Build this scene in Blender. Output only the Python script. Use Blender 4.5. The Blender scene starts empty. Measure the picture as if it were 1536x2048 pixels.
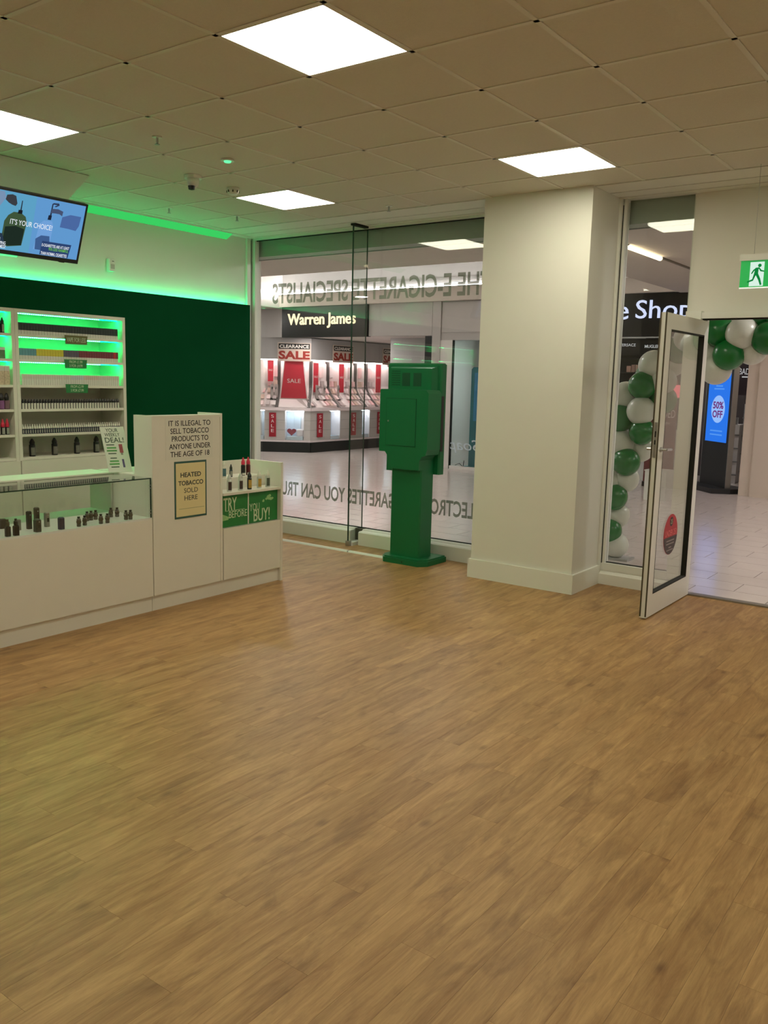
import bpy, bmesh, math, random
from mathutils import Vector, Matrix

random.seed(7)
scene = bpy.context.scene
COL = scene.collection
H = 3.032                                   # ceiling height of the shop


def S(r, g, b):
    def f(c):
        c = c / 255.0
        return c / 12.92 if c <= 0.04045 else ((c + 0.055) / 1.055) ** 2.4
    return (f(r), f(g), f(b))


# ------------------------------------------------------------------ camera
def setup_camera():
    yaw, pitch, roll, f = 0.63293, -0.151186, 0.024225, 1731.85
    ca, sa, cb, sb = math.cos(yaw), math.sin(yaw), math.cos(pitch), math.sin(pitch)
    fw = Vector((-sa * cb, ca * cb, sb))
    rt = Vector((ca, sa, 0))
    up = rt.cross(fw)
    r2 = math.cos(roll) * rt + math.sin(roll) * up
    u2 = -math.sin(roll) * rt + math.cos(roll) * up
    cd = bpy.data.cameras.new('camera')
    cam = bpy.data.objects.new('camera', cd)
    COL.objects.link(cam)
    cam.matrix_world = Matrix(((r2.x, u2.x, -fw.x, 2.938), (r2.y, u2.y, -fw.y, -2.715), (r2.z, u2.z, -fw.z, 1.607), (0, 0, 0, 1)))
    cd.sensor_fit = 'VERTICAL'
    cd.sensor_height = 36.0
    cd.lens = 36.0 * f / 2048.0
    cd.clip_start = 0.05
    scene.camera = cam


setup_camera()
# ------------------------------------------------------------------ light and exposure
world = bpy.data.worlds.new('world')
scene.world = world
world.use_nodes = True
world.node_tree.nodes['Background'].inputs[0].default_value = (0.9, 0.86, 0.82, 1)
world.node_tree.nodes['Background'].inputs[1].default_value = 0.25
vs = scene.view_settings
vs.view_transform = 'Standard'
vs.look = 'None'
vs.exposure = 0.0
vs.gamma = 1.0
vs.use_curve_mapping = False
PANEL_COL = (1.0, 0.955, 0.75)              # shop LED panels
PANEL_E = 15.5
MALL_COL = (1.0, 0.935, 0.915)                # mall lamps
MALL_E = 13.0
LED_COL = (0.0, 1.0, 0.30)                  # green LED tape
WALL_LED_E = 16.0
SHELF_LED_E = 50.0


# ------------------------------------------------------------------ materials
MATS = {}


def mat(name, rgb, rough=0.5, metal=0.0, var=0.05, scale=6.0, bump=0.0, bscale=120.0, spec=0.5, emit=None, estr=1.0):
    if name in MATS:
        return MATS[name]
    m = bpy.data.materials.new(name)
    m.use_nodes = True
    nt = m.node_tree
    N, L = nt.nodes, nt.links
    b = N['Principled BSDF']
    b.inputs['Roughness'].default_value = rough
    b.inputs['Metallic'].default_value = metal
    b.inputs['Specular IOR Level'].default_value = spec
    if emit is not None:
        b.inputs['Emission Color'].default_value = (*emit, 1)
        b.inputs['Emission Strength'].default_value = estr
    tc = N.new('ShaderNodeTexCoord')
    nz = N.new('ShaderNodeTexNoise')
    nz.inputs['Scale'].default_value = scale
    nz.inputs['Detail'].default_value = 3
    L.new(tc.outputs['Object'], nz.inputs['Vector'])
    mx = N.new('ShaderNodeMix')
    mx.data_type = 'RGBA'
    mx.inputs[6].default_value = (*[c * (1 - var) for c in rgb], 1)
    mx.inputs[7].default_value = (*[min(1, c * (1 + var)) for c in rgb], 1)
    L.new(nz.outputs['Fac'], mx.inputs[0])
    L.new(mx.outputs[2], b.inputs['Base Color'])
    if bump:
        n2 = N.new('ShaderNodeTexNoise')
        n2.inputs['Scale'].default_value = bscale
        n2.inputs['Detail'].default_value = 2
        L.new(tc.outputs['Object'], n2.inputs['Vector'])
        bp = N.new('ShaderNodeBump')
        bp.inputs['Strength'].default_value = bump
        bp.inputs['Distance'].default_value = 0.004
        L.new(n2.outputs['Fac'], bp.inputs['Height'])
        L.new(bp.outputs['Normal'], b.inputs['Normal'])
    MATS[name] = m
    return m


def emis(name, rgb, e):
    if name in MATS:
        return MATS[name]
    m = bpy.data.materials.new(name)
    m.use_nodes = True
    nt = m.node_tree
    nt.nodes.clear()
    o = nt.nodes.new('ShaderNodeOutputMaterial')
    em = nt.nodes.new('ShaderNodeEmission')
    em.inputs[0].default_value = (*rgb, 1)
    em.inputs[1].default_value = e
    nt.links.new(em.outputs[0], o.inputs[0])
    MATS[name] = m
    return m


def glass(name, tint=(0.96, 0.98, 0.96), refl=1.0, rough=0.0):
    if name in MATS:
        return MATS[name]
    m = bpy.data.materials.new(name)
    m.use_nodes = True
    nt = m.node_tree
    nt.nodes.clear()
    N, L = nt.nodes, nt.links
    o = N.new('ShaderNodeOutputMaterial')
    tr = N.new('ShaderNodeBsdfTransparent')
    tr.inputs[0].default_value = (*tint, 1)
    gl = N.new('ShaderNodeBsdfGlossy')
    gl.inputs['Roughness'].default_value = rough
    lw = N.new('ShaderNodeLayerWeight')
    lw.inputs[0].default_value = 0.5
    pw = N.new('ShaderNodeMath')
    pw.operation = 'POWER'
    pw.inputs[1].default_value = 5
    L.new(lw.outputs['Facing'], pw.inputs[0])
    ma = N.new('ShaderNodeMath')
    ma.operation = 'MULTIPLY_ADD'
    ma.inputs[1].default_value = 0.95 * refl
    ma.inputs[2].default_value = 0.042 * refl
    L.new(pw.outputs[0], ma.inputs[0])
    mx = N.new('ShaderNodeMixShader')
    L.new(ma.outputs[0], mx.inputs[0])
    L.new(tr.outputs[0], mx.inputs[1])
    L.new(gl.outputs[0], mx.inputs[2])
    L.new(mx.outputs[0], o.inputs[0])
    MATS[name] = m
    return m


def vinyl(name, rgb, clear):
    """frosted window film: scatters light both ways and lets part of it straight through"""
    m = bpy.data.materials.new(name)
    m.use_nodes = True
    nt = m.node_tree
    nt.nodes.clear()
    N, L = nt.nodes, nt.links
    o = N.new('ShaderNodeOutputMaterial')
    df = N.new('ShaderNodeBsdfDiffuse')
    tl = N.new('ShaderNodeBsdfTranslucent')
    tr = N.new('ShaderNodeBsdfTransparent')
    nz = N.new('ShaderNodeTexNoise')
    nz.inputs['Scale'].default_value = 40
    mx = N.new('ShaderNodeMix')
    mx.data_type = 'RGBA'
    mx.inputs[6].default_value = (*[c * .95 for c in rgb], 1)
    mx.inputs[7].default_value = (*rgb, 1)
    L.new(nz.outputs['Fac'], mx.inputs[0])
    L.new(mx.outputs[2], df.inputs[0])
    L.new(mx.outputs[2], tl.inputs[0])
    a = N.new('ShaderNodeMixShader')
    a.inputs[0].default_value = .45
    L.new(df.outputs[0], a.inputs[1]); L.new(tl.outputs[0], a.inputs[2])
    b = N.new('ShaderNodeMixShader')
    b.inputs[0].default_value = clear
    L.new(a.outputs[0], b.inputs[1]); L.new(tr.outputs[0], b.inputs[2])
    L.new(b.outputs[0], o.inputs[0])
    MATS[name] = m
    return m


def wood_mat():
    m = bpy.data.materials.new('oak_plank')
    m.use_nodes = True
    nt = m.node_tree
    N, L = nt.nodes, nt.links
    b = N['Principled BSDF']
    b.inputs['Roughness'].default_value = 0.42
    b.inputs['Specular IOR Level'].default_value = 0.4
    tc = N.new('ShaderNodeTexCoord')
    oi = N.new('ShaderNodeObjectInfo')
    cx = N.new('ShaderNodeCombineXYZ')
    ml = N.new('ShaderNodeMath'); ml.operation = 'MULTIPLY'; ml.inputs[1].default_value = 37.0
    L.new(oi.outputs['Random'], ml.inputs[0])
    L.new(ml.outputs[0], cx.inputs[0]); L.new(ml.outputs[0], cx.inputs[1]); L.new(ml.outputs[0], cx.inputs[2])
    ad = N.new('ShaderNodeVectorMath'); ad.operation = 'ADD'
    L.new(tc.outputs['Object'], ad.inputs[0]); L.new(cx.outputs[0], ad.inputs[1])

    def noise(sx, sy, detail, rgh=0.6, dist=0.0):
        mp = N.new('ShaderNodeMapping')
        mp.inputs['Scale'].default_value = (sx, sy, 1)
        L.new(ad.outputs[0], mp.inputs['Vector'])
        n = N.new('ShaderNodeTexNoise')
        n.inputs['Scale'].default_value = 1.0
        n.inputs['Detail'].default_value = detail
        n.inputs['Roughness'].default_value = rgh
        n.inputs['Distortion'].default_value = dist
        L.new(mp.outputs[0], n.inputs['Vector'])
        return n
    broad = noise(20, 2.2, 6, 0.66, 1.0)
    grain = noise(190, 9, 4, 0.72, 0.4)
    blot = noise(9, 3.6, 4, 0.6, 0.5)
    r1 = N.new('ShaderNodeValToRGB')
    r1.color_ramp.elements[0].position = 0.30
    r1.color_ramp.elements[0].color = (*S(146, 106, 60), 1)
    r1.color_ramp.elements[1].position = 0.72
    r1.color_ramp.elements[1].color = (*S(194, 156, 102), 1)
    L.new(broad.outputs['Fac'], r1.inputs[0])
    r2 = N.new('ShaderNodeValToRGB')
    r2.color_ramp.elements[0].position = 0.34
    r2.color_ramp.elements[0].color = (0.76, 0.74, 0.70, 1)
    r2.color_ramp.elements[1].position = 0.60
    r2.color_ramp.elements[1].color = (1, 1, 1, 1)
    L.new(grain.outputs['Fac'], r2.inputs[0])
    m1 = N.new('ShaderNodeMix'); m1.data_type = 'RGBA'; m1.blend_type = 'MULTIPLY'; m1.inputs[0].default_value = 0.7
    L.new(r1.outputs[0], m1.inputs[6]); L.new(r2.outputs[0], m1.inputs[7])
    # dark blotches and knots
    r3 = N.new('ShaderNodeValToRGB')
    r3.color_ramp.elements[0].position = 0.33
    r3.color_ramp.elements[0].color = (0.52, 0.45, 0.38, 1)
    r3.color_ramp.elements[1].position = 0.47
    r3.color_ramp.elements[1].color = (1, 1, 1, 1)
    L.new(blot.outputs['Fac'], r3.inputs[0])
    m2 = N.new('ShaderNodeMix'); m2.data_type = 'RGBA'; m2.blend_type = 'MULTIPLY'; m2.inputs[0].default_value = 0.5
    L.new(m1.outputs[2], m2.inputs[6]); L.new(r3.outputs[0], m2.inputs[7])
    vo = N.new('ShaderNodeTexVoronoi')
    mp = N.new('ShaderNodeMapping'); mp.inputs['Scale'].default_value = (4.2, 2.3, 1)
    L.new(ad.outputs[0], mp.inputs['Vector']); L.new(mp.outputs[0], vo.inputs['Vector'])
    vo.inputs['Scale'].default_value = 1.0
    r4 = N.new('ShaderNodeValToRGB')
    r4.color_ramp.elements[0].position = 0.02
    r4.color_ramp.elements[0].color = (0.42, 0.34, 0.28, 1)
    r4.color_ramp.elements[1].position = 0.10
    r4.color_ramp.elements[1].color = (1, 1, 1, 1)
    L.new(vo.outputs['Distance'], r4.inputs[0])
    m3 = N.new('ShaderNodeMix'); m3.data_type = 'RGBA'; m3.blend_type = 'MULTIPLY'; m3.inputs[0].default_value = 0.75
    L.new(m2.outputs[2], m3.inputs[6]); L.new(r4.outputs[0], m3.inputs[7])
    # plank to plank tone
    hv = N.new('ShaderNodeHueSaturation')
    mr = N.new('ShaderNodeMapRange')
    mr.inputs['To Min'].default_value = 0.91
    mr.inputs['To Max'].default_value = 1.05
    L.new(oi.outputs['Random'], mr.inputs['Value'])
    L.new(mr.outputs[0], hv.inputs['Value'])
    L.new(m3.outputs[2], hv.inputs['Color'])
    L.new(hv.outputs[0], b.inputs['Base Color'])
    bp = N.new('ShaderNodeBump'); bp.inputs['Strength'].default_value = 0.12; bp.inputs['Distance'].default_value = 0.002
    L.new(grain.outputs['Fac'], bp.inputs['Height']); L.new(bp.outputs[0], b.inputs['Normal'])
    MATS['oak'] = m
    return m


OAK = wood_mat()
WHITE = mat('white_paint', S(226, 224, 214), 0.55, var=0.02, bump=0.05)
TILE_M = mat('ceiling_tile', S(218, 212, 200), 0.9, var=0.05, scale=60, bump=0.4, bscale=260)
GRID_M = mat('ceiling_grid', S(224, 220, 208), 0.5, var=0.02)
LAMI = mat('white_laminate', S(226, 222, 210), 0.35, var=0.02)
UPVC = mat('white_aluminium', S(228, 228, 220), 0.3, var=0.02)
GREENWALL = mat('dark_green_paint', S(2, 66, 36), 0.85, var=0.06, spec=0.08)
KGREEN = mat('kiosk_green', S(4, 104, 58), 0.45, var=0.04)
KGREEN2 = mat('kiosk_green_dark', S(3, 72, 40), 0.6, var=0.04)
BLACK = mat('black_plastic', S(22, 22, 22), 0.4, var=0.1)
DARK = mat('dark_groove', S(28, 28, 22), 0.8, var=0.1)
GREY = mat('grey_panel', S(170, 168, 166), 0.6, var=0.03)
METAL = mat('brushed_steel', S(180, 180, 178), 0.3, metal=1.0, var=0.05)
INK = mat('black_ink', S(30, 30, 30), 0.7, var=0.05)
PAPER = mat('white_paper', S(222, 220, 208), 0.6, var=0.02)
GLASS = glass('shopfront_glass', (0.94, 0.96, 0.945), 1.0)
GLASS2 = glass('counter_glass', (0.95, 0.97, 0.955), 1.2)
GLASS_D = glass('door_glass', (0.90, 0.92, 0.89), 1.5)
GEDGE = mat('glass_edge', S(40, 62, 52), 0.2, var=0.1)
LED = emis('green_led', LED_COL, WALL_LED_E)
SLED = emis('shelf_led', (0.0, 1.0, 0.20), SHELF_LED_E)


# ------------------------------------------------------------------ mesh builder
class MB:
    def __init__(s):
        s.v = []
        s.f = []
        s.smooth = False

    def add(s, vs, fs):
        n = len(s.v)
        s.v += [tuple(v) for v in vs]
        s.f += [tuple(i + n for i in f) for f in fs]
        return s

    def box(s, x0, x1, y0, y1, z0, z1):
        x0, x1 = min(x0, x1), max(x0, x1); y0, y1 = min(y0, y1), max(y0, y1); z0, z1 = min(z0, z1), max(z0, z1)
        return s.add([(x0, y0, z0), (x1, y0, z0), (x1, y1, z0), (x0, y1, z0), (x0, y0, z1), (x1, y0, z1), (x1, y1, z1), (x0, y1, z1)],
                     [(0, 3, 2, 1), (4, 5, 6, 7), (0, 1, 5, 4), (1, 2, 6, 5), (2, 3, 7, 6), (3, 0, 4, 7)])

    def cbox(s, x0, x1, y0, y1, z0, z1, c=0.004):
        """box with chamfered vertical and top edges"""
        p = [(x0 + c, y0), (x1 - c, y0), (x1, y0 + c), (x1, y1 - c), (x1 - c, y1), (x0 + c, y1), (x0, y1 - c), (x0, y0 + c)]
        cx, cy = (x0 + x1) / 2, (y0 + y1) / 2
        q = [(cx + (a - cx) * max(0, 1 - 2 * c / (x1 - x0)), cy + (b - cy) * max(0, 1 - 2 * c / (y1 - y0))) for a, b in p]
        vs = [(a, b, z0) for a, b in p] + [(a, b, z1 - c) for a, b in p] + [(a, b, z1) for a, b in q]
        fs = [tuple(range(7, -1, -1)), tuple(range(16, 24))]
        for k in range(2):
            for i in range(8):
                j = (i + 1) % 8
                fs.append((k * 8 + i, k * 8 + j, k * 8 + 8 + j, k * 8 + 8 + i))
        return s.add(vs, fs)

    def obox(s, O, U, V, W, u0, u1, v0, v1, w0, w1):
        O, U, V, W = Vector(O), Vector(U), Vector(V), Vector(W)
        pts = []
        for c in (w0, w1):
            for a, b in ((u0, v0), (u1, v0), (u1, v1), (u0, v1)):
                pts.append(O + U * a + V * b + W * c)
        return s.add(pts, [(0, 3, 2, 1), (4, 5, 6, 7), (0, 1, 5, 4), (1, 2, 6, 5), (2, 3, 7, 6), (3, 0, 4, 7)])

    def prism(s, poly, O, U, V, W, w0, w1):
        """polygon (u,v) extruded along W"""
        O, U, V, W = Vector(O), Vector(U), Vector(V), Vector(W)
        n = len(poly)
        vs = [O + U * a + V * b + W * w0 for a, b in poly] + [O + U * a + V * b + W * w1 for a, b in poly]
        fs = [tuple(range(n - 1, -1, -1)), tuple(range(n, 2 * n))] + [(i, (i + 1) % n, n + (i + 1) % n, n + i) for i in range(n)]
        return s.add(vs, fs)

    def lathe(s, prof, c=(0, 0, 0), n=12, axis='z'):
        cx, cy, cz = c
        vs, fs = [], []
        for r, z in prof:
            for i in range(n):
                a = 2 * math.pi * i / n
                if axis == 'z':
                    vs.append((cx + r * math.cos(a), cy + r * math.sin(a), cz + z))
                elif axis == 'y':
                    vs.append((cx + r * math.cos(a), cy + z, cz + r * math.sin(a)))
                else:
                    vs.append((cx + z, cy + r * math.cos(a), cz + r * math.sin(a)))
        for k in range(len(prof) - 1):
            for i in range(n):
                j = (i + 1) % n
                fs.append((k * n + i, k * n + j, k * n + n + j, k * n + n + i))
        fs.append(tuple(range(n - 1, -1, -1)))
        fs.append(tuple(range((len(prof) - 1) * n, len(prof) * n)))
        return s.add(vs, fs)

    def tube(s, pts, r, n=8):
        P = [Vector(p) for p in pts]
        vs, fs = [], []
        for k, p in enumerate(P):
            t = (P[min(k + 1, len(P) - 1)] - P[max(k - 1, 0)]).normalized()
            a = t.orthogonal().normalized()
            b = t.cross(a)
            for i in range(n):
                g = 2 * math.pi * i / n
                vs.append(p + (a * math.cos(g) + b * math.sin(g)) * r)
        for k in range(len(P) - 1):
            for i in range(n):
                j = (i + 1) % n
                fs.append((k * n + i, k * n + j, k * n + n + j, k * n + n + i))
        fs.append(tuple(range(n - 1, -1, -1)))
        fs.append(tuple(range((len(P) - 1) * n, len(P) * n)))
        return s.add(vs, fs)

    def build(s, name, m, parent=None, smooth=False, **tags):
        me = bpy.data.meshes.new(name)
        off = Vector((0, 0, 0))
        q = parent
        while q is not None:
            off += Vector(q.location)
            q = q.parent
        me.from_pydata([tuple(Vector(v) - off) for v in s.v], [], s.f)
        bm = bmesh.new()
        bm.from_mesh(me)
        bmesh.ops.recalc_face_normals(bm, faces=bm.faces)
        bm.to_mesh(me)
        bm.free()
        if smooth:
            for p in me.polygons:
                p.use_smooth = True
        me.materials.append(m)
        o = bpy.data.objects.new(name, me)
        COL.objects.link(o)
        if parent is not None:
            o.parent = parent
        for k, v in tags.items():
            o[k] = v
        return o


def B(*a):
    return MB().box(*a)


def recenter(o):
    """move a top-level mesh object's origin to its base centre"""
    me = o.data
    xs = [v.co for v in me.vertices]
    c = Vector(((min(v.x for v in xs) + max(v.x for v in xs)) / 2, (min(v.y for v in xs) + max(v.y for v in xs)) / 2, min(v.z for v in xs)))
    for v in me.vertices:
        v.co -= c
    o.location = c
    return o


def thing(name, label, cat, loc=(0, 0, 0), group=None):
    o = bpy.data.objects.new(name, None)
    o.empty_display_size = 0.1
    COL.objects.link(o)
    o.location = loc
    o['label'] = label
    o['category'] = cat
    if group:
        o['group'] = group
    return o


def tag(o, label, cat, group=None):
    o['label'] = label
    o['category'] = cat
    if group:
        o['group'] = group
    return recenter(o)


def struct(name, loc=(0, 0, 0), label=None):
    o = bpy.data.objects.new(name, None)
    o.empty_display_size = 0.1
    COL.objects.link(o)
    o.location = loc
    o['kind'] = 'structure'
    if label:
        o['label'] = label
    return o


def dup(root, loc, label=None, rotz=None):
    r = root.copy()
    COL.objects.link(r)
    r.location = loc
    if rotz is not None:
        r.rotation_euler = (0, 0, rotz)
    if label:
        r['label'] = label
    for ch in list(root.children):
        c = ch.copy()
        COL.objects.link(c)
        c.parent = r
        for g in list(ch.children):
            d = g.copy()
            COL.objects.link(d)
            d.parent = c
    return r


def nth(k):
    n_ = k + 1
    return '%d%s' % (n_, 'th' if 10 <= n_ % 100 <= 20 else {1: 'st', 2: 'nd', 3: 'rd'}.get(n_ % 10, 'th'))


X_, Y_, Z_ = Vector((1, 0, 0)), Vector((0, 1, 0)), Vector((0, 0, 1))
_tcache = {}


def text_mesh(st, bold=0.0):
    key = (st, bold)
    if key not in _tcache:
        cu = bpy.data.curves.new('lettering', 'FONT')
        cu.body = st
        cu.size = 1.0
        cu.resolution_u = 3
        cu.offset = bold
        cu.extrude = 0.5
        ob = bpy.data.objects.new('lettering_tmp', cu)
        COL.objects.link(ob)
        dg = bpy.context.evaluated_depsgraph_get()
        me = bpy.data.meshes.new_from_object(ob.evaluated_get(dg))
        vs = [tuple(v.co) for v in me.vertices]
        fs = [tuple(p.vertices) for p in me.polygons]
        bpy.data.objects.remove(ob)
        bpy.data.curves.remove(cu)
        bpy.data.meshes.remove(me)
        _tcache[key] = (vs, fs)
    return _tcache[key]


def text(name, st, m, parent, O, U, V, w, h, d=0.0015, bold=0.0, shear=0.0, **tags):
    """lettering whose bounding box has its lower-left at O, w along U, h along V, d thick along UxV"""
    vs, fs = text_mesh(st, bold)
    x0, x1 = min(v[0] for v in vs), max(v[0] for v in vs)
    y0, y1 = min(v[1] for v in vs), max(v[1] for v in vs)
    O, U, V = Vector(O), Vector(U).normalized(), Vector(V).normalized()
    N = U.cross(V)
    mb = MB()
    mb.add([O + U * ((a - x0) / (x1 - x0) * w + shear * (b - y0) / (y1 - y0) * h) + V * ((b - y0) / (y1 - y0) * h) + N * ((c + 0.5) * d) for a, b, c in vs], fs)
    return mb.build(name, m, parent, **tags)


# ================================================================== SETTING: shop floor
FY1 = 4.04
floor = struct('floor')
B(-3.8, 4.8, -5.0, FY1, -0.12, -0.006).build('subfloor', mat('plank_joint', S(110, 80, 46), 0.8), floor)
PW, PL = 0.118, 1.05
shared = None
rest = MB()
count = 0


def floor_in_view(x, y):
    # ground area in front of the counter that the photograph shows
    if x < -1.80 or y < -2.0:
        return False
    if y < -1.35 + (x - 1.05) * 0.78 - 0.75:
        return False
    if x < 1.2 and y < -1.55 - (x - 1.1) * 0.57 - 0.45:
        return False
    if x > 2.75 + (y + 0.5) * 0.0 and y < 3.0:
        return False
    if x > 1.75 + max(0.0, (3.9 - y)) * 0.26 + 0.15:
        return False
    return True


cells = []
i = 0
x = -3.78
while x + PW <= 4.8:
    offy = (i * 0.37) % 1.0 * PL
    y = -5.0 - offy
    while y < FY1:
        y0, y1 = max(y, -5.0), min(y + PL, FY1)
        if y1 - y0 > 0.02:
            cells.append((x, x + PW, y0, y1))
        y += PL
    x += PW
    i += 1
for (x0, x1, y0, y1) in cells:
    cxx, cyy = (x0 + x1) / 2, (y0 + y1) / 2
    if count < 300 and (floor_in_view(cxx, cyy) or floor_in_view(cxx, y1) or floor_in_view(cxx, y0)):
        full = abs((y1 - y0) - PL) < 1e-6
        if full and shared is not None:
            o = bpy.data.objects.new('plank', shared)
            COL.objects.link(o)
            o.parent = floor
        else:
            hl = (y1 - y0) / 2
            o = B(-PW / 2 + .0003, PW / 2 - .0003, -hl + .0003, hl - .0003, -0.006, 0.0).build('plank', OAK, floor)
            if full:
                shared = o.data
        o.location = (cxx, cyy, 0)
        count += 1
    else:
        rest.box(x0 + .0003, x1 - .0003, y0 + .0003, y1 - .0003, -0.006, 0)
ro = rest.build('floorboards', OAK, floor)
ro['kind'] = 'stuff'

# ------------------------------------------------------------------ ceiling
ceiling = struct('ceiling')
CY1 = 3.45
B(-4.1, 4.8, -5.0, 4.30, H + .05, H + .16).build('ceiling_void', WHITE, ceiling)
grid = MB()
LIGHTS = {(-4, 0), (0, 0), (-4, 4), (0, 4), (4, 0), (4, 4), (-4, -4), (0, -4), (4, -4)}
for u in range(-6, 9):
    xx = 0.6 * u
    grid.box(xx - .012, xx + .012, -5.0, CY1, H, H + .03)
for v in range(-8, 6):
    yy = 0.6 * v
    grid.box(-3.72, 4.8, yy - .012, yy + .012, H, H + .03)
go = grid.build('ceiling_grid', GRID_M, ceiling)
tshared = None
for u in range(-7, 8):
    for v in range(-9, 6):
        if (u, v) in LIGHTS:
            continue
        x0, x1, y0, y1 = 0.6 * u + .012, 0.6 * u + .588, 0.6 * v + .012, 0.6 * v + .588
        x0, x1, y0, y1 = max(x0, -3.70), min(x1, 4.8), max(y0, -5.0), min(y1, CY1)
        if x1 - x0 < .03 or y1 - y0 < .03:
            continue
        full = abs(x1 - x0 - .576) < 1e-6 and abs(y1 - y0 - .576) < 1e-6
        if full and tshared is not None:
            o = bpy.data.objects.new('ceiling_tile', tshared)
            COL.objects.link(o)
            o.parent = ceiling
        else:
            hx, hy = (x1 - x0) / 2, (y1 - y0) / 2
            o = B(-hx, hx, -hy, hy, 0, .02).build('ceiling_tile', TILE_M, ceiling)
            if full:
                tshared = o.data
        o.location = ((x0 + x1) / 2, (y0 + y1) / 2, H + .004)
# plaster margin along the shopfront with the dark shadow gaps in it
B(-4.0, 4.8, CY1 + .006, 3.72, H - .001, H + .05).build('plaster_margin', WHITE, ceiling)
B(-4.0, 4.8, 3.735, 3.905, H - .001, H + .05).build('plaster_margin', WHITE, ceiling)
B(-4.0, 4.8, 3.915, 4.06, H - .002, H + .05).build('plaster_margin', WHITE, ceiling)
B(-4.0, 4.8, 3.70, 3.92, H + .012, H + .05).build('shadow_gap', DARK, ceiling)
B(-3.77, -3.672, 1.30, 3.93, H - .008, H + .05).build('edge_trim', mat('gloss_white_trim', S(235, 235, 228), 0.3, var=.01), ceiling)

# ------------------------------------------------------------------ left wall
wl = struct('wall_left')
B(-4.1, -3.77, -5.0, 3.935, 0, H + .03).build('upper_panel', WHITE, wl)
B(-3.77, -3.70, -5.0, 3.885, 0, 2.325).build('green_panel', GREENWALL, wl)
B(-3.705, -3.70, -5.0, 3.885, 2.325, 2.345).build('ledge_lip', GREENWALL, wl)
B(-3.775, -3.745, 3.890, 3.94, 0, H - .001).build('corner_trim', UPVC, wl)
B(-4.1, -4.0, 3.935, 4.35, 0, H + .03).build('return_wall', WHITE, wl)
t = thing('green_glow_strip', 'added green glow band standing in for LED uplight along the top edge of the left wall', 'LED strip', (-3.72, 2.6, H - .05))
MB().prism([(-3.768, H - .058), (-3.678, H - .010), (-3.768, H - .010)], (0, 0, 0), X_, Z_, Y_, 1.34, 3.62).build('diffuser', emis('wall_top_glow', (.045, .62, .12), 1.0), t)  # added glowing prism, stands in for uplight reflected off the ceiling trim
B(-3.7695, -3.768, 1.33, 3.63, H - .06, H - .01).build('glow_backplate', UPVC, t)
t = thing('green_glow_strip', 'green glowing LED strip on top of dark green wall panel', 'LED strip', (-3.735, 2.36, 2.326))
B(-3.752, -3.722, 0.84, 3.875, 2.327, 2.333).build('light_tape', LED, t)
B(-3.757, -3.717, 0.83, 3.88, 2.3255, 2.327).build('tape_backing', UPVC, t)

# sloping soffit above the counter
bk = struct('bulkhead')
MB().prism([(-2.767, H), (-3.77, 2.515), (-3.77, H)], (0, 0, 0), X_, Z_, Y_, -5.0, 1.32).build('sloped_face', WHITE, bk)

# other walls of the shop (outside the photograph)
wr = struct('wall_right')
B(4.8, 4.95, -5.15, 4.35, 0, H + .16).build('wall_panel', WHITE, wr)
wb = struct('wall_back')
B(-4.1, 4.8, -5.15, -5.0, 0, H + .16).build('wall_panel', WHITE, wb)

# ------------------------------------------------------------------ pillar and front
pil = struct('pillar')
B(-.66, .24, 3.43, 4.06, 0, H + .03).build('pillar_face', WHITE, pil)
bb = struct('baseboard_pillar')
sk = mat('skirting_gloss', S(232, 232, 222), 0.3, var=.01)
MB().prism([(-.68, 3.41), (.26, 3.41), (.26, 3.985), (.24, 3.985), (.24, 3.43), (-.66, 3.43), (-.66, 3.985), (-.68, 3.985)], (0, 0, 0), X_, Y_, Z_, 0, .152).build('skirting', sk, bb)
MB().prism([(-.68, 3.41), (.26, 3.41), (.254, 3.416), (-.674, 3.416)], (0, 0, .152), X_, Y_, Z_, 0, .004).build('skirting_edge', sk, bb)

# baseboard and glazing of the left front
bf = struct('baseboard_front')
for (a, b) in ((-4.0, -2.30), (-2.20, -.68)):
    MB().prism([(3.87, 0), (3.87, .125), (3.885, .135), (3.93, .135), (3.945, .150), (4.05, .150), (4.05, 0)], (0, 0, 0), Y_, Z_, X_, a, b).build('skirting', sk, bf)
B(-2.30, -2.20, 3.95, 4.05, 0, .15).build('fin_recess', mat('recess_shadow', S(90, 88, 76), .8), bf)
w1 = struct('window_1')
GY = 4.0
for (a, b) in ((-3.93, -2.256), (-2.250, -.665)):
    B(a, b, GY - .005, GY + .005, .158, H - .028).build('pane', GLASS, w1)
    B(a, b, GY - .008, GY + .008, .150, .158).build('gasket', DARK, w1)
    B(a, b, GY - .008, GY + .008, H - .030, H - .022).build('gasket', DARK, w1)
B(-4.0, -.66, GY - .03, GY + .03, H - .022, H + .02).build('head_rail', UPVC, w1)
B(-3.80, -3.775, GY - .07, GY + .03, .15, H - .02).build('jamb', UPVC, w1)
B(-3.775, -3.768, GY - .05, GY + .03, .15, H - .02).build('jamb_gap', DARK, w1)
B(-3.768, -3.715, GY - .03, GY + .03, .15, H - .02).build('jamb', UPVC, w1)
B(-4.0, -3.80, GY - .06, GY + .05, .0, H).build('jamb_cover', UPVC, w1)
fin = B(-2.256, -2.246, 3.775, GY - .006, .045, H - .01).build('glass_fin', GLASS, w1)
B(-2.258, -2.244, 3.772, 3.778, .045, H - .01).build('fin_edge', GEDGE, w1)
B(-2.256, -2.248, GY - .012, GY - .004, .15, H - .02).build('glass_joint', GEDGE, w1)
B(-2.285, -2.215, 3.80, 3.99, 0, .035).build('fin_channel', UPVC, w1)
B(-2.275, -2.230, 3.765, 3.80, 0, .05).build('fin_clamp', METAL, w1)
B(-2.275, -2.225, 3.765, GY, H - .02, H - .001).build('fin_channel', DARK, w1)
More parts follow.
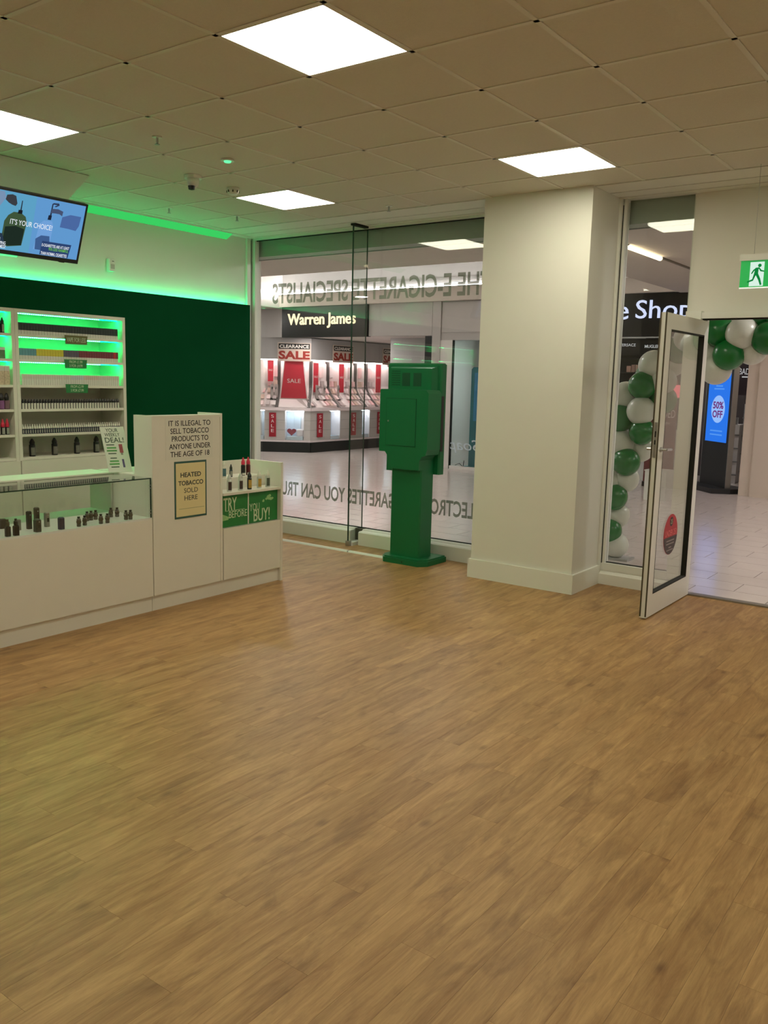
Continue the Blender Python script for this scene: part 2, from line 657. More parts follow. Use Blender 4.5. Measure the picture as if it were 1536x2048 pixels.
LET = vinyl('etched_vinyl', S(150, 156, 138), 0.38)
text('window_lettering', 'THE E-CIGARETTE SPECIALISTS', LET, w1, (-.900, GY + .0055, 2.36), -X_, Z_, 2.598, .205, .0006, bold=.02)
text('window_lettering', 'ELECTRONIC CIGARETTES YOU CAN TRUST', LET, w1, (-.930, GY + .0055, .378), -X_, Z_, 2.565, .150, .0006, bold=.02)

# shutter housing outside the glass, running the whole width of the front
tr1 = struct('trim_1')
B(-4.0, 4.8, 4.07, 4.30, 2.855, H + .16).build('shutter_housing', mat('housing_grey', S(150, 160, 146), .5, var=.05), tr1)
B(-4.0, 4.8, 4.245, 4.255, 2.847, 2.855).build('shutter_bar', METAL, tr1)

# sidelight and the wall above the door
w2 = struct('window_2')
B(.24, .262, 3.93, 4.04, .0, H).build('jamb', UPVC, w2)
B(.262, .268, 3.955, 4.02, .17, H - .05).build('jamb_gap', DARK, w2)
B(.268, .29, 3.96, 4.03, .15, H).build('jamb', UPVC, w2)
B(.80, .915, 3.96, 4.06, 0, 2.17).build('door_post', UPVC, w2)
B(.29, .80, GY - .005, GY + .005, .178, H - .03).build('pane', GLASS, w2)
B(.26, .80, 3.955, 4.03, .115, .172).build('bottom_rail', UPVC, w2)
B(.27, .80, GY - .012, GY + .012, .172, .178).build('gasket', DARK, w2)
MB().prism([(3.925, 0), (3.925, .085), (3.94, .098), (3.96, .105), (3.96, .115), (4.05, .115), (4.05, 0)], (0, 0, 0), Y_, Z_, X_, .24, .915).build('sill', sk, w2)
wf = struct('wall_front')
B(.785, 4.8, 4.03, 4.065, 2.16, H + .05).build('panel_above_door', WHITE, wf)
B(1.98, 4.8, 3.99, 4.30, 0, 2.16).build('wall_panel', WHITE, wf)
tr2 = struct('trim_2')
B(.915, 1.98, 3.965, 4.06, 2.115, 2.16).build('door_head', UPVC, tr2)
B(.915, 1.98, 4.00, 4.03, 2.105, 2.115).build('head_gasket', DARK, tr2)
B(.905, .945, 4.025, 4.07, 0, 2.115).build('hinge_post', UPVC, tr2)
tr3 = struct('trim_3')
B(.90, 1.98, 4.03, 4.10, -.004, .012).build('threshold', mat('threshold_metal', S(150, 146, 136), .4, metal=.6), tr3)

# ------------------------------------------------------------------ open door
d1 = struct('door_1', (.9375, 4.02, 0))
DX0, DX1, DY0, DY1, DZ0, DZ1 = .915, .960, 3.085, 4.02, .012, 2.095
B(DX0, DX1, DY0, DY0 + .105, DZ0, DZ1).build('stile', UPVC, d1)
B(DX0, DX1, DY1 - .09, DY1, DZ0, DZ1).build('stile', UPVC, d1)
B(DX0, DX1, DY0 + .105, DY1 - .09, DZ1 - .105, DZ1).build('top_rail', UPVC, d1)
B(DX0, DX1, DY0 + .105, DY1 - .09, DZ0, DZ0 + .155).build('bottom_rail', UPVC, d1)
B(.934, .941, DY0 + .10, DY1 - .085, DZ0 + .15, DZ1 - .10).build('pane', GLASS_D, d1)
for y in (DY0 + .105, DY1 - .098):
    B(.920, .9605, y, y + .008, DZ0 + .155, DZ1 - .105).build('gasket', DARK, d1)
for z in (DZ0 + .155, DZ1 - .113):
    B(.920, .9605, DY0 + .11, DY1 - .095, z, z + .008).build('gasket', DARK, d1)
for xx in (DX0 + .001, DX1 - .006):
    B(xx - .002, xx + .007, DY0 - .004, DY0 + .002, DZ0 + .01, DZ1).build('brush_seal', mat('seal_brown', S(74, 66, 48), .9), d1)
B(DX0 + .013, DX1 - .013, DY0 - .002, DY0 + .001, 1.13, 1.37).build('lock_plate', METAL, d1)
B(DX0 + .018, DX1 - .018, DY0 - .003, DY0 + .001, 1.27, 1.31).build('lock_slot', DARK, d1)
B(DX0 + .018, DX1 - .018, DY0 - .003, DY0 + .001, 1.22, 1.25).build('lock_slot', DARK, d1)
for sgn, xb in ((-1, DX0), (1, DX1)):
    h = MB().lathe([(.018, 0), (.018, .012 * sgn), (.009, .012 * sgn), (.009, .045 * sgn)], (xb, DY0 + .05, 1.185), 12, 'x')
    h.tube([(xb + .042 * sgn, DY0 + .05, 1.185), (xb + .042 * sgn, DY0 + .10, 1.185), (xb + .042 * sgn, DY0 + .155, 1.183)], .009)
    h.build('handle', METAL, d1)
# round age sticker on the glass
stk = MB().lathe([(.15, 0), (.15, .001)], (.9412, 3.545, .545), 36, 'x').build('sticker', mat('sticker_red', S(190, 32, 44), .5, var=.03), d1)
seg = [(.148 * math.cos(a), .148 * math.sin(a)) for a in [math.pi + .12 + k * (math.pi - .24) / 18 for k in range(19)]]
MB().prism(seg, (.9424, 3.545, .545), Y_, Z_, X_, 0, .0006).build('sticker_band', mat('sticker_dark', S(62, 48, 46), .5), stk)
LW = mat('white_print', S(225, 215, 210), .6)
text('lettering', 'UNDER 25?', mat('sticker_pink', S(238, 120, 120), .6), stk, (.9432, 3.425, .535), Y_, Z_, .24, .045, .0004, bold=.02)
for k, (wd, zz) in enumerate(((.17, .495), (.17, .472), (.06, .445), (.14, .425))):
    B(.9432, .9436, 3.545 - wd / 2, 3.545 + wd / 2, zz, zz + .009).build('small_print', mat('sticker_grey', S(150, 138, 134), .6), stk)
MB().lathe([(.035, 0), (.035, .0005)], (.9432, 3.545, .64), 20, 'x').build('emblem', mat('emblem_dark', S(60, 40, 36), .6), stk)
text('lettering', '25', mat('sticker_pale', S(200, 190, 150), .6), stk, (.944, 3.525, .623), Y_, Z_, .04, .034, .0004)

# ================================================================== MALL
fm = struct('floor_mall')
B(-17, 8, FY1, 20, -.12, -.004).build('screed', mat('tile_grout', S(84, 78, 72), .9), fm)
MT = mat('mall_tile', S(212, 201, 195), 0.17, var=.06, scale=3, spec=.5)
TW, TD = .60, .318
msh = None
strest = MB()
cand = []
r = 0
y = 4.10
while y < 19.5:
    xo = -16.8 + (0.0 if r % 2 else .30)
    x = xo
    while x < 7.5:
        cand.append((x, y))
        x += TW
    y += TD
    r += 1
cand.sort(key=lambda c: (c[0] + .3 - 2.9) ** 2 + (c[1] + .16 + 2.7) ** 2)
n = 0
for (x, y) in cand:
    # ground seen through the glass and the doorway
    dx, dy = x + .3 - 2.938, y + .16 + 2.715
    ang = math.degrees(math.atan2(-dx, dy))
    vis = 5.0 < ang < 62 and y < 11.0
    if vis and n < 298:
        if msh is None:
            o = B(-TW / 2 + .003, TW / 2 - .003, -TD / 2 + .003, TD / 2 - .003, -.02, 0).build('floor_tile', MT, fm)
            msh = o.data
        else:
            o = bpy.data.objects.new('floor_tile', msh)
            COL.objects.link(o)
            o.parent = fm
        o.location = (x + TW / 2, y + TD / 2, 0)
        n += 1
    else:
        strest.box(x + .003, x + TW - .003, y + .003, y + TD - .003, -.02, 0)
so = strest.build('floor_tiles_far', MT, fm)
so['kind'] = 'stuff'

SOF = mat('mall_soffit', S(196, 186, 176), .8, var=.03)
MWHITE = mat('mall_white', S(226, 222, 218), .7, var=.02)
cm = struct('ceiling_mall')
SZ = 3.045
B(-17, 8, 4.30, 6.6, SZ, SZ + .5).build('soffit', SOF, cm)
B(-17, 8, 5.3, 5.315, SZ - .002, SZ).build('soffit_joint', DARK, cm)
B(-1.55, 8, 6.6, 20, SZ, SZ + .5).build('soffit', SOF, cm)
B(-17, -9.95, 6.6, 20, SZ, SZ + .5).build('soffit', SOF, cm)
B(-9.95, -1.55, 6.6, 11.02, 3.80, 3.95).build('coffer_top', MWHITE, cm)
for k in range(26):
    B(-9.93, -1.6, 10.99, 11.0, 3.345 + k * .005, 3.3475 + k * .005).build('louvre_slat', GREY, cm) if k % 5 == 0 else None
B(-9.95, -1.55, 11.0, 11.06, 3.30, 3.80).build('coffer_wall', GREY, cm)
B(-9.96, -9.90, 6.6, 11.0, 3.05, 3.80).build('coffer_wall', MWHITE, cm)
t = thing('cove_light', 'white linear cove light recessed above the shop fascias', 'cove light', (-5.8, 10.9, 3.32))
B(-9.85, -1.6, 10.93, 10.985, 3.318, 3.334).build('light_tape', emis('mall_cove', MALL_COL, MALL_E * 2.2), t)
B(-9.88, -9.84, 6.7, 10.93, 3.318, 3.334).build('light_tape', emis('mall_cove', MALL_COL, MALL_E * 2.2), t)
B(-9.9, -1.55, 10.86, 10.995, 3.300, 3.316).build('cove_shelf', MWHITE, t)
t = thing('cove_light', 'white linear cove light hidden behind the near edge of the ceiling recess', 'cove light', (-5.8, 6.65, 3.32))
B(-9.85, -1.6, 6.62, 6.70, 3.318, 3.334).build('light_tape', emis('mall_cove', MALL_COL, MALL_E * 2.2), t)
B(-9.9, -1.55, 6.60, 6.74, 3.300, 3.316).build('cove_shelf', MWHITE, t)
t = thing('linear_light', 'glowing linear ceiling light beyond the open glass door', 'ceiling light', (-.55, 6.7, SZ - .03))
MB().tube([(-.555, 6.17, SZ - .018), (-.555, 7.16, SZ - .018)], .026, 10).build('tube', emis('linear_lamp', (1.0, .80, .50), 9.0), t)
B(-.575, -.535, 6.15, 8.3, SZ - .012, SZ).build('track', mat('track_brown', S(110, 98, 84), .6), t)
for k, (lx, ly) in enumerate(((-4.6, 5.1), (-2.2, 5.1), (2.3, 5.1), (4.4, 5.1), (-7.0, 5.1), (-9.4, 5.1), (2.6, 7.6), (2.2, 9.6), (4.6, 8.6), (-11.2, 9.6))):
    t = thing('downlight', 'round recessed mall ceiling downlight, %s in the row outside the shop' % nth(k), 'downlight', (lx, ly, SZ), 'mall downlights')
    MB().lathe([(.11, -.004), (.11, 0)], (lx, ly, SZ), 20).build('lens', emis('downlight_lens', MALL_COL, 215.0), t)
    rg = MB()
    rg.lathe([(.11, -.003), (.135, -.003), (.135, 0), (.11, 0)], (lx, ly, SZ), 20).build('trim_ring', UPVC, t)

# opposite facade
FA = 11.0
fac = struct('wall_mall')
FACM = mat('facade_grey', S(186, 182, 178), .6, var=.03)
B(-17, -1.0, 10.90, 11.3, 3.06, 3.30).build('beam', SOF, fac)
B(-10.75, -9.87, FA, FA + .08, 2.45, 3.06).build('fascia_panel', FACM, fac)
B(-7.60, -6.12, FA, FA + .08, 2.45, 3.06).build('fascia_panel', FACM, fac)
B(-6.10, -5.92, FA - .02, FA + .3, 0, 3.06).build('pilaster', FACM, fac)
B(-5.90, -5.07, FA, FA + .08, 2.50, 3.04).build('fascia_panel', FACM, fac)
B(-5.92, -3.2, FA + .02, FA + .2, 2.36, 3.06).build('fascia_back', FACM, fac)
B(-17, -10.75, FA - .3, FA + .2, 0, 3.06).build('wall_panel', FACM, fac)
B(-6.28, -6.12, FA + .02, FA + .3, 0, 2.44).build('dark_post', BLACK, fac)
B(-7.5, -6.28, FA + .6, FA + .66, 1.95, 2.44).build('bulkhead_panel', GREY, fac)
B(-10.6, -6.1, FA + .1, FA + 6.0, 2.47, 2.55).build('jeweller_ceiling', MWHITE, fac)
B(-6.3, -6.15, FA + .3, FA + 6, 0, 2.5).build('jeweller_wall', MWHITE, fac)
B(-10.6, -6.1, FA + 5.9, FA + 6.0, 0, 2.5).build('jeweller_wall', MWHITE, fac)
B(-10.75, -10.62, FA - .1, FA + 6.0, 0, 2.55).build('jeweller_wall', MWHITE, fac)
t = thing('shop_sign', 'black shop sign with glowing gold Warren James lettering', 'shop sign', (-8.73, FA, 2.44))
B(-9.86, -7.61, FA - .06, FA + .08, 2.44, 3.07).build('sign_board', mat('sign_black', S(30, 27, 24), .35, var=.08), t)
GOLD = emis('gold_letters', S(255, 236, 190), 1.6)
text('lettering', 'Warren James', GOLD, t, (-9.68, FA - .061, 2.62), X_, Z_, 1.80, .30, .02, bold=.012)
# spotlights added out of view behind the fascia to brighten the jeweller display
for k, (lx, ly) in enumerate(((-9.3, 11.17), (-8.6, 11.17), (-7.9, 11.17))):
    t = thing('spotlight', 'added out-of-view spotlight in the jeweller ceiling, %s from left' % nth(k), 'spotlight', (lx, ly, 2.47), 'added jeweller ceiling spotlights')
    MB().lathe([(.06, -.004), (.06, 0)], (lx, ly, 2.47), 16).build('lens', emis('fill_spot_lens', (1, .9, .9), 260), t)
    MB().lathe([(.06, -.002), (.08, -.002), (.08, 0), (.06, 0)], (lx, ly, 2.47), 16).build('trim_ring', UPVC, t)

# ------------------------------------------------------------------ jeweller display window (two facets)
UA = Vector((.94, .66, 0)).normalized()
NA = Vector((UA.y, -UA.x, 0))
FACETS = [(Vector((-10.5, 10.88, 0)), UA, NA, 1.149), (Vector((-9.56, 11.54, 0)), Y_, X_, 3.4)]
jd = thing('jewellery_window', 'brightly lit jewellery display window on black plinth under Warren James sign', 'display window', (-9.9, 12.2, 0))
JW = mat('jeweller_white', S(238, 226, 226), .4, var=.02)
JP = mat('jeweller_pink', S(240, 214, 214), .6, var=.05)
JQ = [JP, JW, mat('cushion_beige', S(214, 184, 170), .6, var=.1), mat('cushion_grey', S(186, 172, 172), .6, var=.1), mat('cushion_rose', S(236, 190, 192), .6, var=.1)]
JB = mat('jeweller_blue_white', S(222, 232, 244), .4, var=.03)
JL = emis('jeweller_strip', (1.0, .80, .80), 15.0)
JL2 = emis('jeweller_cool_strip', (.75, .88, 1.0), 28.0)


def prof(z):
    if z > 1.45:
        return -.40
    q = (1.45 - z) / .5
    return -.40 + .38 * q ** 1.6


for (O, U, N, Ln) in FACETS:
    def bx(s0, s1, o0, o1, z0, z1):
        return MB().obox(O, U, N, Z_, s0, s1, o0, o1, z0, z1)
    bx(0, Ln, -.6, .02, 0, .22).build('plinth', BLACK, jd)
    bx(0, Ln, -.6, 0.0, .22, .26).build('base_rail', JW, jd)
    bx(0, Ln, -.6, -.28, .26, .90).build('lower_back', JB, jd)
    bx(0, Ln, -.6, .03, .90, .965).build('counter_ledge', JW, jd)
    bx(0, Ln, -.6, -.45, .965, 2.0).build('upper_back', JW, jd)
    bx(0, Ln, -.6, .0, 2.0, 2.45).build('header', GREY, jd)
    bx(0, Ln, -.38, -.30, 1.985, 1.998).build('light_strip', JL, jd)
    bx(0, Ln, -.10, -.04, 1.985, 1.998).build('light_strip', JL, jd)
    zs = [.97 + k * .12 for k in range(9)]
    pp = [(prof(z) - .02, z) for z in zs] + [(-.46, zs[-1]), (-.46, .97)]
    MB().prism(pp, O, N, Z_, U, 0, Ln).build('display_slope', JW, jd)
    bx(0, Ln, -.004, .002, .966, 2.0).build('glass_pane', GLASS2, jd)
    bx(0, Ln, -.004, .002, .262, .90).build('glass_pane', GLASS2, jd)


def jpt(fi, s, o, z):
    O, U, N, Ln = FACETS[fi]
    return O + U * s + N * o + Z_ * z


def jbox(fi, s0, s1, o0, o1, z0, z1):
    O, U, N, Ln = FACETS[fi]
    return MB().obox(O, U, N, Z_, s0, s1, o0, o1, z0, z1)


# black curved dividers and lower cabinet panels with their lit niches
for fi, ss in ((0, (.40, 1.10)), (1, (1.04, 2.05, 2.47))):
    O, U, N, Ln = FACETS[fi]
    for s0 in ss:
        zs = [.97 + k * .06 for k in range(18)]
        pp = [(prof(z) + .012, z) for z in zs] + [(-.44, zs[-1]), (-.44, .97)]
        MB().prism(pp, O, N, Z_, U, s0 - .035, s0 + .035).build('divider', mat('divider_black', S(66, 60, 58), .5), jd)
for fi, ps in ((0, ((.0, .14, 0), (.14, .60, 1), (.60, 1.0, 0), (1.0, 1.149, 1))), (1, ((0, .70, 1), (.70, 1.02, 0), (1.02, 1.85, 1), (1.85, 2.12, 0), (2.12, 2.75, 1), (2.75, 3.1, 0)))):
    for s0, s1, k in ps:
        if k:
            w = jbox(fi, s0 + .004, s1 - .004, -.27, -.01, .265, .895).build('cabinet_panel', JW, jd)
            for zz in (.48, .69):
                jbox(fi, s0 + .004, s1 - .004, -.009, -.006, zz, zz + .006).build('panel_joint', GREY, w)
        else:
            jbox(fi, s0 + .01, s1 - .01, -.10, -.06, .885, .897).build('niche_light', JL2, jd)
            jbox(fi, s0 + .02, s1 - .02, -.25, -.02, .265, .34).build('niche_block', JB, jd)

RED = mat('sale_red', S(214, 44, 66), .5, var=.10, scale=3)
DRED = mat('sale_dark_red', S(160, 22, 42), .5, var=.04)
WTXT = mat('sale_white_print', S(240, 236, 232), .5)


def sale_banner(fi, s0, s1, z0, z1, label, o=.004):
    O, U, N, Ln = FACETS[fi]
    t = thing('sale_banner', label, 'banner', jpt(fi, (s0 + s1) / 2, o, z0), 'dark red vertical sale banners')
    jbox(fi, s0, s1, o, o + .012, z0, z1).build('panel', DRED, t)
    hgt = (z1 - z0) / 5.0
    for k, ch in enumerate('SALE'):
        wd = (s1 - s0) * .42
        text('lettering', ch, WTXT, t, jpt(fi, (s0 + s1) / 2 - wd / 2, o + .0125, z1 - hgt * (k + 1.05)), U, Z_, wd, hgt * .66, .002)


sale_banner(0, .25, .40, .33, .85, 'dark red vertical SALE banner left of the heart niche')
sale_banner(1, .215, .40, .33, .85, 'dark red vertical SALE banner just right of the heart niche')
sale_banner(1, 1.41, 1.58, .33, .85, 'dark red vertical SALE banner behind the glass fin')
sale_banner(1, 2.41, 2.58, .33, .85, 'dark red vertical SALE banner nearest the green kiosk')


def red_poster(fi, s0, s1, z0, z1, label, o=-.30):
    O, U, N, Ln = FACETS[fi]
    t = thing('sale_poster', label, 'poster', jpt(fi, (s0 + s1) / 2, o, z0), 'tall red sale posters in the jeweller window')
    jbox(fi, s0 - .012, s1 + .012, o - .012, o, z0 - .012, z1 + .012).build('frame', JW, t)
    jbox(fi, s0, s1, o, o + .003, z0, z1).build('panel', RED, t)
    wd = (s1 - s0) * .7
    text('lettering', 'SALE', WTXT, t, jpt(fi, (s0 + s1) / 2 - wd / 2, o + .0035, (z0 + z1) / 2), U, Z_, wd, .045, .002)


red_poster(0, .17, .29, 1.52, 1.97, 'short red SALE poster at the left end of the jeweller window')
red_poster(1, .42, .59, 1.30, 1.94, 'tall red SALE poster right of the big trapezoid poster')
red_poster(1, 1.32, 1.49, 1.30, 1.94, 'tall red SALE poster beside the glass fin')
red_poster(1, 2.72, 2.92, 1.30, 1.97, 'red SALE poster half hidden by the green kiosk')
O, U, N, Ln = FACETS[0]
t = thing('sale_poster', 'large red trapezoid SALE poster in a white frame', 'poster', jpt(0, .78, -.02, 1.15))
MB().prism([(.47, 1.145), (1.085, 1.145), (.985, 1.985), (.565, 1.985)], O, U, Z_, N, -.045, -.03).build('frame', JW, t)
MB().prism([(.495, 1.17), (1.06, 1.17), (.965, 1.965), (.585, 1.965)], O, U, Z_, N, -.03, -.024).build('panel', RED, t)
text('lettering', 'SALE', WTXT, t, jpt(0, .635, -.0235, 1.50), U, Z_, .29, .085, .003)


def clearance(fi, s0, s1, z0, z1, label):
    O, U, N, Ln = FACETS[fi]
    t = thing('clearance_poster', label, 'poster', jpt(fi, (s0 + s1) / 2, .03, z0), 'clearance sale boards on the grey header')
    jbox(fi, s0, s1, .012, .03, z0, z1).build('board', mat('board_beige', S(206, 190, 176), .6), t)
    wd, hh = s1 - s0, z1 - z0
    jbox(fi, s0 + wd * .03, s1 - wd * .03, .03, .033, z0 + hh * .66, z1 - hh * .05).build('black_band', INK, t)
    text('lettering', 'CLEARANCE', mat('board_print', S(232, 226, 216), .6), t, jpt(fi, s0 + wd * .06, .0335, z0 + hh * .71), U, Z_, wd * .88, hh * .18, .002, bold=.03)
    text('lettering', 'SALE', mat('board_red', S(150, 44, 34), .6), t, jpt(fi, s0 + wd * .03, .0305, z0 + hh * .10), U, Z_, wd * .94, hh * .46, .003, bold=.04)


clearance(0, .43, 1.145, 1.96, 2.35, 'CLEARANCE SALE board above the large red trapezoid poster')
clearance(1, .70, 1.42, 1.97, 2.35, 'CLEARANCE SALE board beside the glass fin')
clearance(1, 2.55, 3.20, 1.97, 2.36, 'CLEARANCE SALE board partly hidden above the green kiosk')

# cushions and stands on the display slope
for fi, cols in ((0, (.06, .20, .33)), (1, (.14, .24, .56, .68, .80, .92, 1.16, 1.28, 1.58, 1.70, 1.82, 1.94, 2.20, 2.34, 2.60, 2.74, 2.90))):
    for ci, s0 in enumerate(cols):
        for rI, z in enumerate((1.01, 1.14, 1.27, 1.42, 1.62)):
            if rI == 4 and ci % 2:
                continue
            p = jpt(fi, s0, prof(z + .05) + .01, z)
            hh = (.10, .095, .11, .13, .26)[rI]
            o = MB()
            O, U, N, Ln = FACETS[fi]
            a, b2 = prof(z), prof(z + hh)
            o.prism([(a - .015, z), (a + .045, z + .01), (b2 + .035, z + hh), (b2 - .015, z + hh)], O, N, Z_, U, s0 - .04, s0 + .04)
            ob = o.build('jewellery_cushion', JQ[(ci * 3 + rI * 2) % 5])
            tag(ob, '%s jewellery cushion, %s column of the %s display, %s row up' % (('pale pink', 'white', 'beige', 'grey', 'rose')[(ci * 3 + rI * 2) % 5], nth(ci), ('corner', 'long side')[fi], nth(rI)), 'cushion', 'jewellery cushions in the window')
# watch collars standing in front
for nsi, (fi, s0) in enumerate(((0, .27), (0, .36), (1, .50), (1, .74), (1, 1.24), (1, 1.66))):
    z = 1.30
    t = thing('necklace_stand', 'grey necklace stand with round pendant, %s in the jeweller window' % nth(nsi), 'stand', jpt(fi, s0, -.25, 1.14), 'necklace stands')
    p = jpt(fi, s0, -.2, 1.12)
    jbox(fi, s0 - .04, s0 + .04, -.30, -.22, 1.12, 1.16).build('foot', DARK, t)
    jbox(fi, s0 - .035, s0 + .035, -.27, -.245, 1.16, 1.46).build('panel', mat('stand_grey', S(190, 178, 176), .5), t)
    c = jpt(fi, s0, -.235, 1.38)
    MB().lathe([(.0, 0), (.026, 0), (.026, .012), (0, .012)], tuple(c), 12, 'x').build('pendant', METAL, t)
O, U, N, Ln = FACETS[0]
hp = []
for k in range(28):
    a = 2 * math.pi * k / 28
    hx = 16 * math.sin(a) ** 3
    hy = 13 * math.cos(a) - 5 * math.cos(2 * a) - 2 * math.cos(3 * a) - math.cos(4 * a)
    hp.append((.725 + hx * .0062, .44 + hy * .0055))
ob = MB().prism(hp, O, U, Z_, N, -.14, -.10).build('heart_ornament', mat('heart_red', S(150, 50, 66), .5))
tag(ob, 'red heart ornament standing in the bright blue niche', 'ornament')
ob = MB().lathe([(0, 0), (.06, .0), (.075, .02), (.075, .14), (.05, .16), (0, .16)], tuple(jpt(0, .90, -.14, .341)), 16).build('gift_box', JW)
tag(ob, 'round white gift box beside the red heart ornament', 'gift box')

# ------------------------------------------------------------------ shop with the teal standee
sp = struct('window_3')
B(-5.92, -5.655, FA, FA + .10, 0, 2.36).build('wall_panel', MWHITE, sp)
B(-5.655, -5.64, FA - .01, FA + .05, 0, 2.36).build('door_edge', DARK, sp)
B(-5.64, -3.2, FA + .01, FA + .022, .06, 2.36).build('pane', GLASS2, sp)
B(-5.64, -3.2, FA - .01, FA + .05, 0, .06).build('sill', MWHITE, sp)
B(-5.9, -3.2, FA + 1.4, FA + 1.5, 0, 2.5).build('back_wall', mat('soap_wall', S(206, 222, 222), .6), sp)
B(-5.9, -3.2, FA + .2, FA + 1.5, 2.5, 2.55).build('shop_ceiling', MWHITE, sp)
t = thing('shop_lamp', 'white ceiling lamp inside the shop with the teal standee', 'lamp', (-4.9, FA + .8, 2.46))
B(-5.2, -4.6, FA + .65, FA + .95, 2.47, 2.50).build('diffuser', emis('soap_lamp', (.9, 1, 1), 30.0), t)
B(-5.22, -4.58, FA + .63, FA + .97, 2.485, 2.5005).build('frame', UPVC, t)
text('window_script', 'Soap', mat('script_pale', S(210, 224, 232), .6), sp, (-4.98, FA + .008, .30), -X_, Z_, .66, .26, .001, shear=.3)
t = thing('teal_standee', 'tall teal blue standee with rounded top behind shop glass', 'standee', (-5.05, FA + .25, .0))
MB().prism([(-5.35, .06), (-4.74, .06), (-4.74, 1.84), (-4.78, 1.88), (-5.31, 1.88), (-5.35, 1.84)], (0, 0, 0), X_, Z_, Y_, FA + .20, FA + .28).build('panel', mat('teal', S(20, 110, 120), .4), t)
B(-5.28, -4.80, FA + .195, FA + .2, .9, 1.78).build('print', mat('teal_blue', S(44, 130, 180), .4, var=.3, scale=5), t)
B(-5.41, -4.69, FA + .14, FA + .36, .0, .06).build('foot', mat('teal', S(20, 110, 120), .4), t)
ob = MB().tube([(-5.43, FA + .2, .01), (-5.52, FA + .16, .10), (-5.60, FA + .15, .06), (-5.54, FA + .15, .01), (-5.43, FA + .15, .02), (-5.40, FA + .13, .16)], .008, 6).build('cable', BLACK)
tag(ob, 'black looped cable on the floor beside the teal standee', 'cable')
B(-3.2, -2.95, FA - .02, FA + .4, 0, 3.06).build('pilaster', MWHITE, fac)

# ------------------------------------------------------------------ perfume shop
PB = mat('perfume_black', S(12, 12, 13), .5, var=.06, spec=.2)
t = thing('shop_sign', 'black fascia sign with white lit letters reading The Perfume Shop', 'shop sign', (-2.4, FA, 2.38))
B(-2.95, -.50, FA - .03, FA + .12, 2.385, 3.058).build('sign_board', PB, t)
B(-2.95, -.50, FA - .045, FA + .02, 2.365, 2.382).build('chrome_line', METAL, t)
LWH = emis('white_letters', S(214, 220, 255), 1.2)
text('lettering', 'e', LWH, t, (-2.555, FA - .051, 2.655), X_, Z_, .212, .205, .02)
text('lettering', 'Shop', LWH, t, (-2.225, FA - .051, 2.575), X_, Z_, .885, .375, .02)
pw = struct('wall_perfume')
B(-2.95, -.50, FA + .10, FA + .16, 2.10, 2.36).build('brand_header', PB, pw)
LG = emis('brand_print', S(205, 205, 205), .7)
text('lettering', 'VERSACE', LG, pw, (-2.52, FA + .099, 2.240), X_, Z_, .27, .045, .002, bold=.01)
text('lettering', 'MUGLER', LG, pw, (-2.10, FA + .099, 2.215), X_, Z_, .24, .048, .002, bold=.02)
B(-2.95, -2.90, FA + .10, FA + .5, 0, 2.36).build('side_panel', PB, pw)
B(-1.88, -1.83, FA + .10, FA + .5, .9, 2.12).build('side_panel', PB, pw)
B(-3.0, -.5, FA + 2.6, FA + 2.7, 0, 3.0).build('back_wall', mat('perfume_back', S(70, 62, 62), .6, var=.2, scale=3), pw)
B(-2.95, -1.85, FA + .46, FA + .5, .9, 2.12).build('shelf_back', PB, pw)
B(-2.95, -1.6, FA + .9, FA + .94, 0, .9).build('white_panel', MWHITE, pw)
B(-3.0, -.5, FA + .15, FA + 2.7, 2.75, 2.8).build('shop_ceiling', MWHITE, pw)
for zz in (2.06, 1.83, 1.64, 1.45, 1.2):
    B(-2.90, -1.88, FA + .12, FA + .46, zz - .012, zz).build('shelf', PB, pw)
for k, (x0, w_, z0, h_, c) in enumerate(((-2.40, .07, 1.83, .10, (176, 140, 124)), (-2.32, .06, 1.83, .12, (150, 120, 108)), (-2.25, .07, 1.83, .115, (160, 130, 116)), (-2.17, .06, 1.83, .09, (236, 180, 130)),
                                          (-2.34, .26, 1.64, .09, (240, 120, 130)), (-2.38, .10, 1.45, .10, (90, 80, 110)), (-2.26, .08, 1.45, .08, (120, 96, 110)), (-2.16, .08, 1.45, .11, (160, 110, 120)))):
    ob = B(x0, x0 + w_, FA + .16, FA + .26, z0, z0 + h_).build('perfume_box', mat('perfume_box_%d' % k, S(*c), .4, emit=S(*c), estr=0.0))
    tag(ob, 'small %s perfume box on the black shelf across the mall' % ['tan', 'brown', 'taupe', 'peach', 'long pink', 'violet', 'mauve', 'rose'][k], 'perfume box', 'perfume boxes')
t = thing('shop_lamp', 'row of white spotlights lighting the perfume shop', 'lamp', (-1.6, FA + 1.2, 2.72))
for lx in (-2.4, -1.7, -1.0):
    MB().lathe([(.07, -.02), (.07, 0)], (lx, FA + .7, 2.75), 16).build('lens', emis('perfume_lamp', (1, .95, .92), 60), t)
    MB().lathe([(.07, -.02), (.07, 0)], (lx, FA + 1.8, 2.75), 16).build('lens', emis('perfume_lamp', (1, .95, .92), 60), t)
